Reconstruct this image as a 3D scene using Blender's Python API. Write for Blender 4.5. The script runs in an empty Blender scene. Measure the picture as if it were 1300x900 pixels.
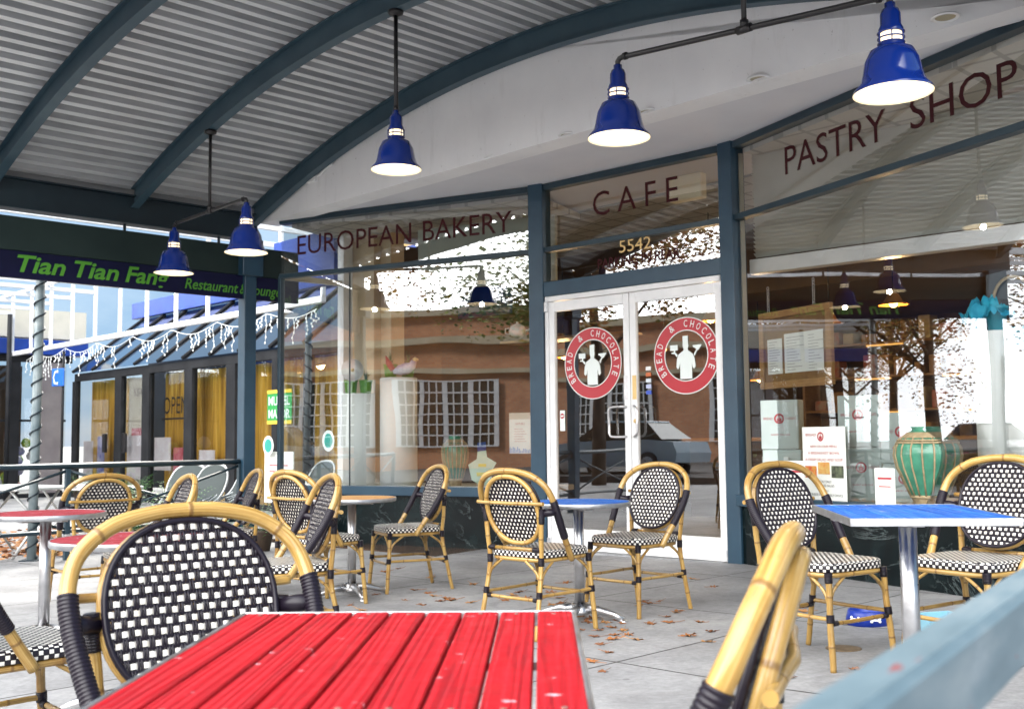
import bpy, math, random
from mathutils import Matrix, Vector, noise as mnoise
random.seed(7)
C = bpy.context.scene.collection
R = math.radians
# ------------------------------------------------------------------ camera
F, EYE = 1365.0, 1.05
Zc = Vector((-190, 17450, -1365)).normalized()
fw = Vector((0, 0, -1)); Yc = (fw - fw.dot(Zc) * Zc).normalized(); Xc = Yc.cross(Zc)
def c2w(v): return Vector((v.dot(Xc), v.dot(Yc), v.dot(Zc)))
def ray(px, py): return c2w(Vector((px - 650, 450 - py, -F)))
def at(px, py, Y):                       # world point at depth Y seen through a photo pixel (layout measuring only)
    r = ray(px, py); s = Y / r.y; return Vector((r.x * s, Y, EYE + r.z * s))
def onz(px, py, z):
    r = ray(px, py); s = (z - EYE) / r.z; return Vector((r.x * s, r.y * s, z))
def sstep(a, b, x):
    t = max(0, min(1, (x - a) / (b - a))); return t * t * (3 - 2 * t)
def gz(x, y):
    g = .03 + .012 * max(-6, min(4, x)) - .008 * max(0, min(14, y))
    return g + .04 * max(0, min(x, 4) - 1) * max(0, min(1, (7 - y) / 3))
cam = bpy.data.cameras.new('camera'); co = bpy.data.objects.new('camera', cam); C.objects.link(co)
ax, ay, az = c2w(Vector((1, 0, 0))), c2w(Vector((0, 1, 0))), c2w(Vector((0, 0, 1)))
m = Matrix.Identity(4)
for i in range(3): m[i][0], m[i][1], m[i][2] = ax[i], ay[i], az[i]
m[2][3] = EYE
co.matrix_world = m
cam.sensor_width = 36; cam.lens = F / 1300 * 36; cam.clip_end = 800; cam.clip_start = .02
cam.dof.use_dof = True; cam.dof.focus_distance = 4.6; cam.dof.aperture_fstop = 7.0
bpy.context.scene.camera = co
# ------------------------------------------------------------------ node materials
def mat(name, col=(.5, .5, .5), rough=.5, metal=0, spec=.5, coat=0, emit=None, es=1):
    M = bpy.data.materials.new(name); M.use_nodes = True
    b = M.node_tree.nodes['Principled BSDF']
    b.inputs['Base Color'].default_value = (*col, 1); b.inputs['Roughness'].default_value = rough
    b.inputs['Metallic'].default_value = metal; b.inputs['Specular IOR Level'].default_value = spec
    b.inputs['Coat Weight'].default_value = coat; b.inputs['Coat Roughness'].default_value = .08
    if emit: b.inputs['Emission Color'].default_value = (*emit, 1); b.inputs['Emission Strength'].default_value = es
    return M
def nd(M, t, **kw):
    n = M.node_tree.nodes.new(t)
    for k, v in kw.items():
        if k.startswith('_'): n.inputs[k[1:].replace('_', ' ')].default_value = v
        else: setattr(n, k, v)
    return n
def lk(M, a, b): M.node_tree.links.new(a, b)
def bsdf(M): return M.node_tree.nodes['Principled BSDF']
def coords(M, kind='Object', scale=(1, 1, 1), rot=(0, 0, 0), loc=(0, 0, 0)):
    t = nd(M, 'ShaderNodeTexCoord'); mp = nd(M, 'ShaderNodeMapping')
    mp.inputs['Scale'].default_value = scale; mp.inputs['Rotation'].default_value = rot; mp.inputs['Location'].default_value = loc
    lk(M, t.outputs[kind], mp.inputs['Vector']); return mp.outputs['Vector']
def noise(M, vec, scale, detail=4, rough=.55, dist=0):
    n = nd(M, 'ShaderNodeTexNoise'); n.inputs['Scale'].default_value = scale; n.inputs['Detail'].default_value = detail
    n.inputs['Roughness'].default_value = rough; n.inputs['Distortion'].default_value = dist
    if vec is not None: lk(M, vec, n.inputs['Vector'])
    return n.outputs['Fac']
def ramp(M, fac, stops):
    r = nd(M, 'ShaderNodeValToRGB'); e = r.color_ramp.elements
    while len(e) < len(stops): e.new(.5)
    for i, (p, c) in enumerate(stops):
        e[i].position = p; e[i].color = (*c, 1) if len(c) == 3 else c
    lk(M, fac, r.inputs['Fac']); return r.outputs['Color']
def mixc(M, f, a, b, mode='MIX'):
    n = nd(M, 'ShaderNodeMix', data_type='RGBA', blend_type=mode)
    for i, v in ((0, f), (6, a), (7, b)):
        if hasattr(v, 'links'): lk(M, v, n.inputs[i])
        elif isinstance(v, tuple): n.inputs[i].default_value = (*v, 1)
        else: n.inputs[i].default_value = v
    return n.outputs[2]
def math_(M, op, a, b=0, c=0):
    n = nd(M, 'ShaderNodeMath', operation=op)
    for i, v in enumerate((a, b, c)):
        if hasattr(v, 'links'): lk(M, v, n.inputs[i])
        else: n.inputs[i].default_value = v
    return n.outputs[0]
def bump(M, h, strength=.3, dist=.01):
    b = nd(M, 'ShaderNodeBump'); b.inputs['Strength'].default_value = strength; b.inputs['Distance'].default_value = dist
    lk(M, h, b.inputs['Height']); lk(M, b.outputs['Normal'], bsdf(M).inputs['Normal'])
def base(M, c): lk(M, c, bsdf(M).inputs['Base Color'])
G3 = lambda g: (g, g, g)
def noisy(name, c1, c2, scale=6, rough=.5, bs=.15, bd=.004, metal=0, spec=.5, coat=0, s=(1, 1, 1), r2=None):
    M = mat(name, c1, rough, metal, spec, coat); v = coords(M, 'Object', s)
    n = noise(M, v, scale, 6); base(M, ramp(M, n, [(.32, c1), (.68, c2)]))
    if bs: bump(M, noise(M, v, scale * 5, 5), bs, bd)
    if r2 is not None:
        lk(M, ramp(M, n, [(.3, G3(rough)), (.7, G3(r2))]), bsdf(M).inputs['Roughness'])
    return M
teal = noisy('teal_paint', (.012, .030, .045), (.022, .048, .066), 3, .42, .12, .003)
rafterM = noisy('rafter_paint', (.026, .058, .082), (.046, .085, .110), 2.2, .45, .12, .003)
darkteal = noisy('dark_teal_paint', (.004, .013, .021), (.009, .024, .034), 2, .5, .12, .003)
postblue = noisy('post_blue_paint', (.012, .042, .075), (.020, .058, .095), 4, .4, .1, .002)
white = noisy('white_wall', (.74, .74, .76), (.82, .82, .83), 1.3, .7, .25, .004)
def _wl():
    M = white; v = coords(M, 'Object', (2.2, 1, .35)); c = ramp(M, noise(M, coords(M, 'Object'), 1.3, 6), [(.3, (.74, .74, .755)), (.7, (.84, .84, .845))])
    c = mixc(M, ramp(M, noise(M, v, 2.5, 7, .7), [(.56, G3(0)), (.76, G3(.32))]), c, (.42, .41, .39)); c = mixc(M, ramp(M, noise(M, coords(M, 'Object'), 31, 3, .5), [(.72, G3(0)), (.74, G3(.5))]), c, (.35, .33, .31)); base(M, c)
_wl()
soffitM = noisy('soffit_paint', (.60, .60, .64), (.68, .68, .71), 1.1, .75, .2, .003)
whitealu = noisy('white_door_paint', (.70, .71, .72), (.80, .80, .80), 5, .35, .05, .001)
creamM = noisy('cream_board', (.52, .50, .42), (.60, .57, .48), 3, .6, .05)
chrome = noisy('brushed_metal', (.50, .50, .51), (.66, .66, .67), 14, .25, .03, .001, metal=1, r2=.42)
alu = noisy('aluminium_edge', (.42, .43, .45), (.62, .63, .65), 20, .3, .05, .001, metal=1, r2=.5)
blackM = mat('black_iron', (.012, .011, .012), .35)
amber_dark = mat('dark_wicker', (.009, .006, .012), .34, spec=.32)
ivory = noisy('ivory_wicker', (.60, .55, .46), (.86, .84, .79), 38, .42, .3, .001)
bluelamp = mat('blue_enamel', (.003, .018, .15), .15, coat=.6)
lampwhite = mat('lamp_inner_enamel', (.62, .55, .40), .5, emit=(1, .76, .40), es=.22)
bulbM = mat('bulb', (1, 1, 1), .5, emit=(1, .86, .6), es=5)
ringglow = mat('lamp_glass_collar', (.9, .85, .75), .3, emit=(1, .80, .48), es=1.5)
maroon = mat('maroon_lettering', (.040, .003, .006), .6, spec=.2)
goldM = mat('gold_lettering', (.72, .50, .20), .35)
greenL = mat('green_lettering', (.065, .26, .018), .5)
signnavy = noisy('navy_sign', (.002, .003, .022), (.004, .005, .035), 2, .6, 0, spec=.2)
signpanel = noisy('dark_fascia_panel', (.008, .018, .018), (.016, .030, .028), 1.2, .6, .05, spec=.25)
redD = mat('decal_red', (.42, .012, .025), .35)
decW = mat('decal_white', (.70, .76, .74), .4)
paperW = noisy('paper', (.72, .74, .70), (.80, .82, .78), 5, .7, 0)
inkR = mat('red_ink', (.42, .05, .06), .6)
inkK = mat('black_ink', (.03, .03, .03), .6)
blueP = noisy('blue_trim', (.002, .03, .22), (.004, .05, .32), 2, .45, 0)
woodfr = noisy('oak_frame', (.30, .15, .045), (.44, .25, .09), 8, .4, .2, .003, s=(1, 1, 12))
cork = noisy('kraft_board', (.17, .085, .022), (.26, .14, .04), 10, .7, 0)
pedM = noisy('white_pedestal', (.84, .86, .84), (.90, .92, .90), 4, .5, 0)
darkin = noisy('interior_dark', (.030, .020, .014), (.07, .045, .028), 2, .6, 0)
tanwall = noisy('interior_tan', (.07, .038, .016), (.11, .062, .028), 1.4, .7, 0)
beigeP = noisy('beige_pilaster', (.52, .40, .25), (.60, .48, .32), 2, .6, 0)
ambl = mat('interior_lamp', (1, .8, .5), .5, emit=(1, .55, .16), es=11)
curt = mat('gold_curtain', (.5, .3, .05), .8)
v = coords(curt, 'Object', (1, 1, .04)); base(curt, ramp(curt, noise(curt, v, 14, 3), [(.3, (.30, .16, .015)), (.55, (.72, .45, .06)), (.75, (.85, .62, .16))]))
barkM = noisy('bark', (.05, .035, .025), (.12, .09, .07), 6, .9, .5, .02, s=(1, 1, .3))
aspM = noisy('asphalt', (.045, .045, .047), (.075, .075, .075), 14, .9, .3, .01)
# ---- concrete paving: world coordinates rotated to the storefront's direction
ANG = math.atan2(-.719, .695)
conc = mat('concrete_paving', (.4, .4, .4), .75)
def _c():
    M = conc; v = coords(M, 'Object', rot=(0, 0, -ANG), loc=(0.35, .62, 0))
    br = nd(M, 'ShaderNodeTexBrick'); lk(M, v, br.inputs['Vector']); br.offset = 0
    for k, x in (('Scale', 1), ('Mortar Size', .008), ('Mortar Smooth', .3), ('Bias', 0), ('Brick Width', 1.52), ('Row Height', 1.52)): br.inputs[k].default_value = x
    br.inputs['Color1'].default_value = (.45, .45, .45, 1); br.inputs['Color2'].default_value = (.55, .55, .55, 1)
    v2 = coords(M, 'Object')
    c1 = ramp(M, noise(M, v2, .9, 8, .62), [(.25, (.155, .155, .16)), (.5, (.28, .28, .285)), (.75, (.41, .408, .405))])
    c2 = mixc(M, .55, c1, ramp(M, noise(M, v2, 26, 8, .75), [(.3, G3(.45)), (.7, G3(1.2))]), 'MULTIPLY')
    c2 = mixc(M, ramp(M, noise(M, v2, 3.2, 5, .7, 1.2), [(.52, G3(0)), (.70, G3(.5))]), c2, (.13, .125, .13))
    vo = nd(M, 'ShaderNodeTexVoronoi'); lk(M, v2, vo.inputs['Vector']); vo.inputs['Scale'].default_value = 2.3; c2 = mixc(M, ramp(M, vo.outputs['Distance'], [(.035, G3(.5)), (.05, G3(0))]), c2, (.08, .078, .08))
    c2 = mixc(M, .5, c2, br.outputs['Color'], 'OVERLAY')
    c3 = mixc(M, br.outputs['Fac'], c2, (.045, .042, .042)); base(M, c3)
    h = math_(M, 'SUBTRACT', math_(M, 'MULTIPLY', noise(M, v2, 60, 6), .25), br.outputs['Fac']); bump(M, h, .5, .006)
    lk(M, ramp(M, noise(M, v2, 1.7, 5), [(.3, G3(.55)), (.7, G3(.85))]), bsdf(M).inputs['Roughness'])
_c()
# ---- bamboo: uv u = round, v = metres along
bamboo = mat('bamboo', (.5, .33, .1), .28, coat=.25)
def _b():
    M = bamboo; t = nd(M, 'ShaderNodeTexCoord'); sx = nd(M, 'ShaderNodeSeparateXYZ'); lk(M, t.outputs['UV'], sx.inputs[0])
    vs = coords(M, 'UV', (5, 9, 1)); oi = coords(M, 'Object')
    streak = noise(M, coords(M, 'UV', (9, 1.6, 1)), 3, 5)
    c = ramp(M, streak, [(.3, (.235, .128, .024)), (.5, (.37, .228, .062)), (.72, (.53, .375, .15))])
    c = mixc(M, ramp(M, noise(M, oi, 9, 5, .6), [(.50, G3(0)), (.72, G3(.75))]), c, (.20, .09, .016))
    fr = math_(M, 'FRACT', math_(M, 'DIVIDE', sx.outputs[1], .215))
    d = math_(M, 'ABSOLUTE', math_(M, 'SUBTRACT', fr, .5))
    ob = nd(M, 'ShaderNodeObjectInfo'); c = mixc(M, .8, c, ramp(M, ob.outputs['Random'], [(0, (.72, .66, .55)), (.5, G3(1)), (1, (1.1, 1.05, .95))]), 'MULTIPLY')
    ring = ramp(M, d, [(0, G3(1)), (.012, G3(.9)), (.03, G3(0))])
    c = mixc(M, math_(M, 'MULTIPLY', ring, .75), c, (.13, .06, .015)); base(M, c)
    bump(M, math_(M, 'ADD', math_(M, 'MULTIPLY', streak, .2), ring), .4, .0025)
_b()
weave = mat('woven_seat', (.5, .5, .5), .35)
def _w():
    M = weave; t = nd(M, 'ShaderNodeTexCoord'); sx = nd(M, 'ShaderNodeSeparateXYZ'); lk(M, t.outputs['UV'], sx.inputs[0])
    u, v = sx.outputs[0], sx.outputs[1]
    par = math_(M, 'MODULO', math_(M, 'ADD', math_(M, 'FLOOR', u), math_(M, 'FLOOR', v)), 2)
    fu = math_(M, 'ABSOLUTE', math_(M, 'SUBTRACT', math_(M, 'FRACT', u), .5)); fv = math_(M, 'ABSOLUTE', math_(M, 'SUBTRACT', math_(M, 'FRACT', v), .5))
    inside = math_(M, 'MULTIPLY', math_(M, 'LESS_THAN', fu, .42), math_(M, 'LESS_THAN', fv, .40))
    wmask = math_(M, 'MULTIPLY', math_(M, 'GREATER_THAN', par, .5), inside)
    c = mixc(M, wmask, (.009, .006, .011), (.80, .77, .70)); base(M, c)
    h = math_(M, 'MULTIPLY', math_(M, 'SUBTRACT', 1, math_(M, 'MULTIPLY', fu, fu)), inside)
    h = math_(M, 'ADD', h, math_(M, 'MULTIPLY', wmask, .4)); bump(M, h, .8, .003)
_w()
def wrapmat():
    M = mat('wicker_binding', (.009, .006, .012), .32, spec=.35)
    t = nd(M, 'ShaderNodeTexCoord'); sx = nd(M, 'ShaderNodeSeparateXYZ'); lk(M, t.outputs['UV'], sx.inputs[0])
    s = math_(M, 'ABSOLUTE', math_(M, 'SINE', math_(M, 'MULTIPLY', sx.outputs[1], math.pi / .0065)))
    bump(M, s, 1, .0022); return M
wrapM = wrapmat()
def painted(name, a, b, dark, scr=.5, ax=(1, 1, 1)):
    M = mat(name, a, .55, spec=.28)
    oi = coords(M, 'Object'); vg = coords(M, 'UV', (34, 1.7, 1)); 
    g = noise(M, vg, 1.0, 6, .65, 1.5)
    w = nd(M, 'ShaderNodeTexWave', wave_type='BANDS', bands_direction='X'); lk(M, coords(M, 'UV', (20, .9, 1)), w.inputs['Vector'])
    w.inputs['Scale'].default_value = 1.1; w.inputs['Distortion'].default_value = 14; w.inputs['Detail'].default_value = 3; w.inputs['Detail Scale'].default_value = .8
    c = ramp(M, g, [(.25, dark), (.5, a), (.78, b)])
    c = mixc(M, .35, c, ramp(M, w.outputs['Fac'], [(0, G3(.62)), (.3, G3(1)), (1, G3(1.08))]), 'MULTIPLY')
    c = mixc(M, ramp(M, noise(M, oi, 7, 7, .7), [(.56, G3(0)), (.72, G3(.55))]), c, dark)
    c = mixc(M, ramp(M, noise(M, coords(M, 'Object', (1, 2.4, 1), rot=(0, 0, .8)), 21, 3, .5), [(.70, G3(0)), (.725, G3(scr))]), c, (.62, .55, .60))
    base(M, c)
    bump(M, math_(M, 'ADD', w.outputs['Fac'], math_(M, 'MULTIPLY', g, .8)), .75, .0024)
    lk(M, ramp(M, noise(M, oi, 12, 5), [(.35, G3(.48)), (.7, G3(.75))]), bsdf(M).inputs['Roughness'])
    return M
redwood = painted('red_painted_wood', (.37, .002, .008), (.46, .006, .014), (.19, .001, .006), .6)
redfaded = painted('faded_red_wood', (.26, .018, .028), (.36, .05, .065), (.14, .01, .015), .6)
bluewood = painted('blue_painted_wood', (.012, .11, .44), (.07, .24, .60), (.004, .04, .22), .9)
tanwood = painted('tan_wood', (.50, .27, .10), (.62, .38, .17), (.32, .15, .05), .3)
marble = mat('dark_marble', (.01, .02, .02), .16, spec=.3)
def _m():
    M = marble; v = coords(M, 'Object'); n = noise(M, v, 1.8, 10, .7, 1.2)
    c = ramp(M, n, [(.35, (.002, .004, .005)), (.52, (.004, .009, .010)), (.70, (.010, .020, .022))])
    d = math_(M, 'ABSOLUTE', math_(M, 'SUBTRACT', noise(M, v, 1.6, 10, .66, 1.0), .5))
    vm = math_(M, 'MULTIPLY', ramp(M, d, [(0, G3(.45)), (.005, G3(.15)), (.012, G3(0))]), ramp(M, noise(M, v, 2.3, 4), [(.45, G3(0)), (.62, G3(1))]))
    c = mixc(M, vm, c, (.22, .27, .27))
    wv = math_(M, 'MULTIPLY', ramp(M, noise(M, v, 9, 8, .8, 2), [(.56, G3(0)), (.62, G3(.25))]), ramp(M, noise(M, v, 1.1, 3), [(.55, G3(0)), (.68, G3(1))]))
    c = mixc(M, wv, c, (.30, .35, .34)); base(M, c)
_m()
deckD = noisy('shaded_flute', (.24, .25, .26), (.42, .43, .44), 3, .6, .1, .002, s=(3, .35, 1))  # rib shade painted in: recessed flute faces get a darker colour
deckM = mat('galvanised_deck', (.5, .5, .5), .35, metal=.35)
def _d():
    M = deckM; v = coords(M, 'Object', (3, .35, 1))
    base(M, ramp(M, noise(M, v, 3, 7, .7), [(.3, (.55, .56, .57)), (.7, (.74, .75, .76))]))
    lk(M, ramp(M, noise(M, v, 6, 5), [(.3, G3(.3)), (.7, G3(.5))]), bsdf(M).inputs['Roughness'])
    bump(M, noise(M, v, 40, 4), .1, .002)
_d()
brickM = mat('red_brick', (.4, .15, .08), .85)
def _br():
    M = brickM; v = coords(M, 'Object', rot=(R(90), 0, 0)); br = nd(M, 'ShaderNodeTexBrick'); lk(M, v, br.inputs['Vector'])
    for k, x in (('Scale', 1), ('Mortar Size', .008), ('Brick Width', .22), ('Row Height', .075)): br.inputs[k].default_value = x
    br.inputs['Color1'].default_value = (.60, .24, .12, 1); br.inputs['Color2'].default_value = (.72, .33, .17, 1); br.inputs['Mortar'].default_value = (.42, .34, .27, 1)
    base(M, mixc(M, .35, br.outputs['Color'], ramp(M, noise(M, v, 1.4, 5), [(.3, G3(.5)), (.7, G3(1.1))]), 'MULTIPLY'))
_br()
def glass(name, refl=.32, tint=(.93, .96, .96), rough=0.0):
    M = bpy.data.materials.new(name); M.use_nodes = True; nt = M.node_tree; nt.nodes.clear()
    o = nt.nodes.new('ShaderNodeOutputMaterial'); mx = nt.nodes.new('ShaderNodeMixShader'); tr = nt.nodes.new('ShaderNodeBsdfTransparent'); gl = nt.nodes.new('ShaderNodeBsdfGlossy')
    tr.inputs[0].default_value = (*tint, 1); gl.inputs['Roughness'].default_value = rough; gl.inputs[0].default_value = (.96, .98, 1, 1)
    nz = nt.nodes.new('ShaderNodeTexNoise'); nz.inputs['Scale'].default_value = .9; nz.inputs['Detail'].default_value = 1; tcg = nt.nodes.new('ShaderNodeTexCoord'); lk(M, tcg.outputs['Object'], nz.inputs['Vector'])
    bp = nt.nodes.new('ShaderNodeBump'); bp.inputs['Strength'].default_value = .10; bp.inputs['Distance'].default_value = .03; lk(M, nz.outputs['Fac'], bp.inputs['Height']); lk(M, bp.outputs['Normal'], gl.inputs['Normal'])
    lw = nt.nodes.new('ShaderNodeFresnel'); lw.inputs['IOR'].default_value = 1.5
    ma = nt.nodes.new('ShaderNodeMath'); ma.operation = 'MULTIPLY_ADD'; ma.inputs[1].default_value = 1.3; ma.inputs[2].default_value = refl; ma.use_clamp = True
    lk(M, lw.outputs[0], ma.inputs[0]); lk(M, ma.outputs[0], mx.inputs[0]); lk(M, tr.outputs[0], mx.inputs[1]); lk(M, gl.outputs[0], mx.inputs[2]); lk(M, mx.outputs[0], o.inputs[0])
    return M
glassM = glass('window_glass', .14)
glassL = glass('left_window_glass', .21)
glassD = glass('door_glass', .20, (.80, .82, .80))
glassS = glass('side_glass', .05)
glassN = glass('neighbour_glass', .08, (.94, .95, .92))
glassR = glass('roof_glazing', .10, (.12, .22, .36), .08)
# ------------------------------------------------------------------ mesh builder
class MB:
    def __init__(s): s.v = []; s.f = []; s.uv = []; s.sm = []; s.mi = []
    def face(s, idx, uv=None, smooth=False, mi=0):
        s.f.append(tuple(idx)); s.uv.append(uv); s.sm.append(smooth); s.mi.append(mi)
    def quad(s, a, b, c, d, T=None, mi=0, uv=None):
        n = len(s.v); P = [Vector(p) for p in (a, b, c, d)]
        if T: P = [T @ p for p in P]
        s.v += P; s.face((n, n + 1, n + 2, n + 3), uv, False, mi)
    def poly(s, pts, T=None, mi=0):
        n = len(s.v); s.v += [(T @ Vector(p)) if T else Vector(p) for p in pts]; s.face(range(n, n + len(pts)), None, False, mi)
    def box(s, lo, hi, T=None, b=0.0, mi=0):
        x0, y0, z0 = lo; x1, y1, z1 = hi
        if x0 > x1: x0, x1 = x1, x0
        if y0 > y1: y0, y1 = y1, y0
        if z0 > z1: z0, z1 = z1, z0
        b = min(b, (x1 - x0) * .45, (y1 - y0) * .45, (z1 - z0) * .45)
        n = len(s.v)
        if b <= 0:
            P = [(x, y, z) for z in (z0, z1) for y in (y0, y1) for x in (x0, x1)]
            s.v += [(T @ Vector(p)) if T else Vector(p) for p in P]
            for q in ((0, 2, 3, 1), (4, 5, 7, 6), (0, 1, 5, 4), (1, 3, 7, 5), (3, 2, 6, 7), (2, 0, 4, 6)): s.face([n + i for i in q], None, False, mi)
            return
        # chamfered box
        P = []
        idx = {}
        for cx in (0, 1):
            for cy in (0, 1):
                for cz in (0, 1):
                    X = (x0, x1)[cx]; Y = (y0, y1)[cy]; Z = (z0, z1)[cz]; sx, sy, sz = (b, -b)[cx], (b, -b)[cy], (b, -b)[cz]
                    for a, p in enumerate(((X, Y + sy, Z + sz), (X + sx, Y, Z + sz), (X + sx, Y + sy, Z))):
                        idx[(cx, cy, cz, a)] = n + len(P); P.append(p)
        s.v += [(T @ Vector(p)) if T else Vector(p) for p in P]
        I = lambda *k: idx[k]
        for c in (0, 1):
            q = [I(c, 0, 0, 0), I(c, 1, 0, 0), I(c, 1, 1, 0), I(c, 0, 1, 0)]; s.face(q if c else q[::-1], None, False, mi)
            q = [I(0, c, 0, 1), I(1, c, 0, 1), I(1, c, 1, 1), I(0, c, 1, 1)]; s.face(q[::-1] if c else q, None, False, mi)
            q = [I(0, 0, c, 2), I(1, 0, c, 2), I(1, 1, c, 2), I(0, 1, c, 2)]; s.face(q if c else q[::-1], None, False, mi)
        for p in (0, 1):
            for q in (0, 1):
                s.face([I(p, q, 0, 0), I(p, q, 1, 0), I(p, q, 1, 1), I(p, q, 0, 1)], None, False, mi)
                s.face([I(p, 0, q, 0), I(p, 1, q, 0), I(p, 1, q, 2), I(p, 0, q, 2)], None, False, mi)
                s.face([I(0, p, q, 1), I(1, p, q, 1), I(1, p, q, 2), I(0, p, q, 2)], None, False, mi)
                for r in (0, 1): s.face([I(p, q, r, 0), I(p, q, r, 1), I(p, q, r, 2)], None, False, mi)
    def tube(s, pts, r, seg=10, closed=False, T=None, caps=True, mi=0, flat=1.0, up=None):
        P = [Vector(p) for p in pts]; N = len(P); rr = r if isinstance(r, (list, tuple)) else [r] * N
        tang = []
        for i in range(N):
            a = P[(i - 1) % N] if (closed or i > 0) else P[i]; b = P[(i + 1) % N] if (closed or i < N - 1) else P[i]
            t = (b - a); tang.append(t.normalized() if t.length > 1e-9 else Vector((0, 0, 1)))
        u = Vector(up) if up else (Vector((0, 0, 1)) if abs(tang[0].z) < .9 else Vector((1, 0, 0)))
        u = (u - u.dot(tang[0]) * tang[0]).normalized(); n0 = len(s.v); L = 0; Ls = []
        for i in range(N):
            u = (u - u.dot(tang[i]) * tang[i]); u = u.normalized() if u.length > 1e-6 else tang[i].orthogonal().normalized()
            w = tang[i].cross(u)
            if i: L += (P[i] - P[i - 1]).length
            Ls.append(L)
            for k in range(seg):
                a = 2 * math.pi * k / seg; q = P[i] + u * (math.cos(a) * rr[i]) + w * (math.sin(a) * rr[i] * flat)
                s.v.append(T @ q if T else q)
        M = N if closed else N - 1
        for i in range(M):
            j = (i + 1) % N; La = Ls[i]; Lb = Ls[j] if j else L + (P[0] - P[-1]).length
            for k in range(seg):
                k2 = (k + 1) % seg
                s.face((n0 + i * seg + k, n0 + i * seg + k2, n0 + j * seg + k2, n0 + j * seg + k), ((k / seg, La), ((k + 1) / seg, La), ((k + 1) / seg, Lb), (k / seg, Lb)), True, mi)
        if caps and not closed:
            s.face([n0 + k for k in range(seg)][::-1], None, False, mi); s.face([n0 + (N - 1) * seg + k for k in range(seg)], None, False, mi)
    def bam(s, pts, r, seg=12, T=None, seed=0):
        # a cane pole: slightly wandering, swollen at its nodes
        P = [Vector(p) for p in pts]; D_ = []; 
        for i in range(len(P) - 1):
            n = max(1, int((P[i + 1] - P[i]).length / .012)); D_ += [P[i].lerp(P[i + 1], k / n) for k in range(n)]
        D_.append(P[-1]); L_ = 0; rr = []; out = []
        for i, p in enumerate(D_):
            if i: L_ += (p - D_[i - 1]).length
            f_ = abs(((L_ / .215) % 1) - .5) * .215; rr.append(r * (1 + .10 * math.exp(-(f_ / .006) ** 2) - .03 * math.exp(-((f_ - .014) / .008) ** 2) + .025 * math.sin(L_ * 23 + seed)))
            w = .0012 * min(1, i / 4, (len(D_) - 1 - i) / 4); out.append(p + Vector((w * math.sin(L_ * 17 + seed), w * math.sin(L_ * 21 + 2 + seed), w * math.cos(L_ * 13 + seed))))
        s.tube(out, rr, seg, False, T)
    def lathe(s, prof, seg=32, T=None, mi=0, cap0=False, cap1=False):
        n0 = len(s.v)
        for r, z in prof:
            for k in range(seg):
                a = 2 * math.pi * k / seg; q = Vector((r * math.cos(a), r * math.sin(a), z)); s.v.append(T @ q if T else q)
        for i in range(len(prof) - 1):
            for k in range(seg):
                k2 = (k + 1) % seg; s.face((n0 + i * seg + k, n0 + i * seg + k2, n0 + (i + 1) * seg + k2, n0 + (i + 1) * seg + k), ((k / seg, prof[i][1]), ((k + 1) / seg, prof[i][1]), ((k + 1) / seg, prof[i + 1][1]), (k / seg, prof[i + 1][1])), True, mi)
        if cap0: s.face([n0 + k for k in range(seg)][::-1], None, False, mi)
        if cap1: s.face([n0 + (len(prof) - 1) * seg + k for k in range(seg)], None, False, mi)
    def prism(s, pts, y0, y1, T=None, mi=0):      # pts in x,z; extruded along y
        n = len(s.v); N = len(pts)
        for y in (y0, y1):
            for x, z in pts:
                q = Vector((x, y, z)); s.v.append(T @ q if T else q)
        s.face(range(n, n + N), None, False, mi); s.face(range(n + 2 * N - 1, n + N - 1, -1), None, False, mi)
        for i in range(N):
            j = (i + 1) % N; s.face((n + j, n + i, n + N + i, n + N + j), None, False, mi)
    def build(s, name, mats, parent=None, shadesmooth=None):
        me = bpy.data.meshes.new(name); me.from_pydata([tuple(p) for p in s.v], [], s.f)
        if not isinstance(mats, (list, tuple)): mats = [mats]
        for m_ in mats: me.materials.append(m_)
        me.polygons.foreach_set('use_smooth', s.sm); me.polygons.foreach_set('material_index', s.mi)
        uvl = me.uv_layers.new(name='UVMap'); data = [0.0] * (2 * len(me.loops)); li = 0
        for f, uv in zip(s.f, s.uv):
            for k in range(len(f)):
                if uv: data[2 * li], data[2 * li + 1] = uv[k]
                li += 1
        uvl.data.foreach_set('uv', data)
        me.update(); o = bpy.data.objects.new(name, me); C.objects.link(o)
        if parent: o.parent = parent
        return o
def T_(x=0, y=0, z=0, rz=0): return Matrix.Translation((x, y, z)) @ Matrix.Rotation(rz, 4, 'Z')
def tag(o, label=None, cat=None, group=None, kind=None):
    if label: o['label'] = label
    if cat: o['category'] = cat
    if group: o['group'] = group
    if kind: o['kind'] = kind
    return o
def empty(name, loc, rz=0, label=None, cat=None, group=None):
    o = bpy.data.objects.new(name, None); C.objects.link(o); o.location = loc; o.rotation_euler = (0, 0, rz); o.empty_display_size = .2
    return tag(o, label, cat, group)
def copy_tree(o, parent=None):
    c = o.copy(); C.objects.link(c); c.parent = parent
    for ch in [x for x in bpy.data.objects if x.parent == o]: copy_tree(ch, c)
    return c
def box_obj(name, lo, hi, m_, parent=None, b=.004, T=None):
    q = MB(); q.box(lo, hi, T, b); return q.build(name, m_, parent)
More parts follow.
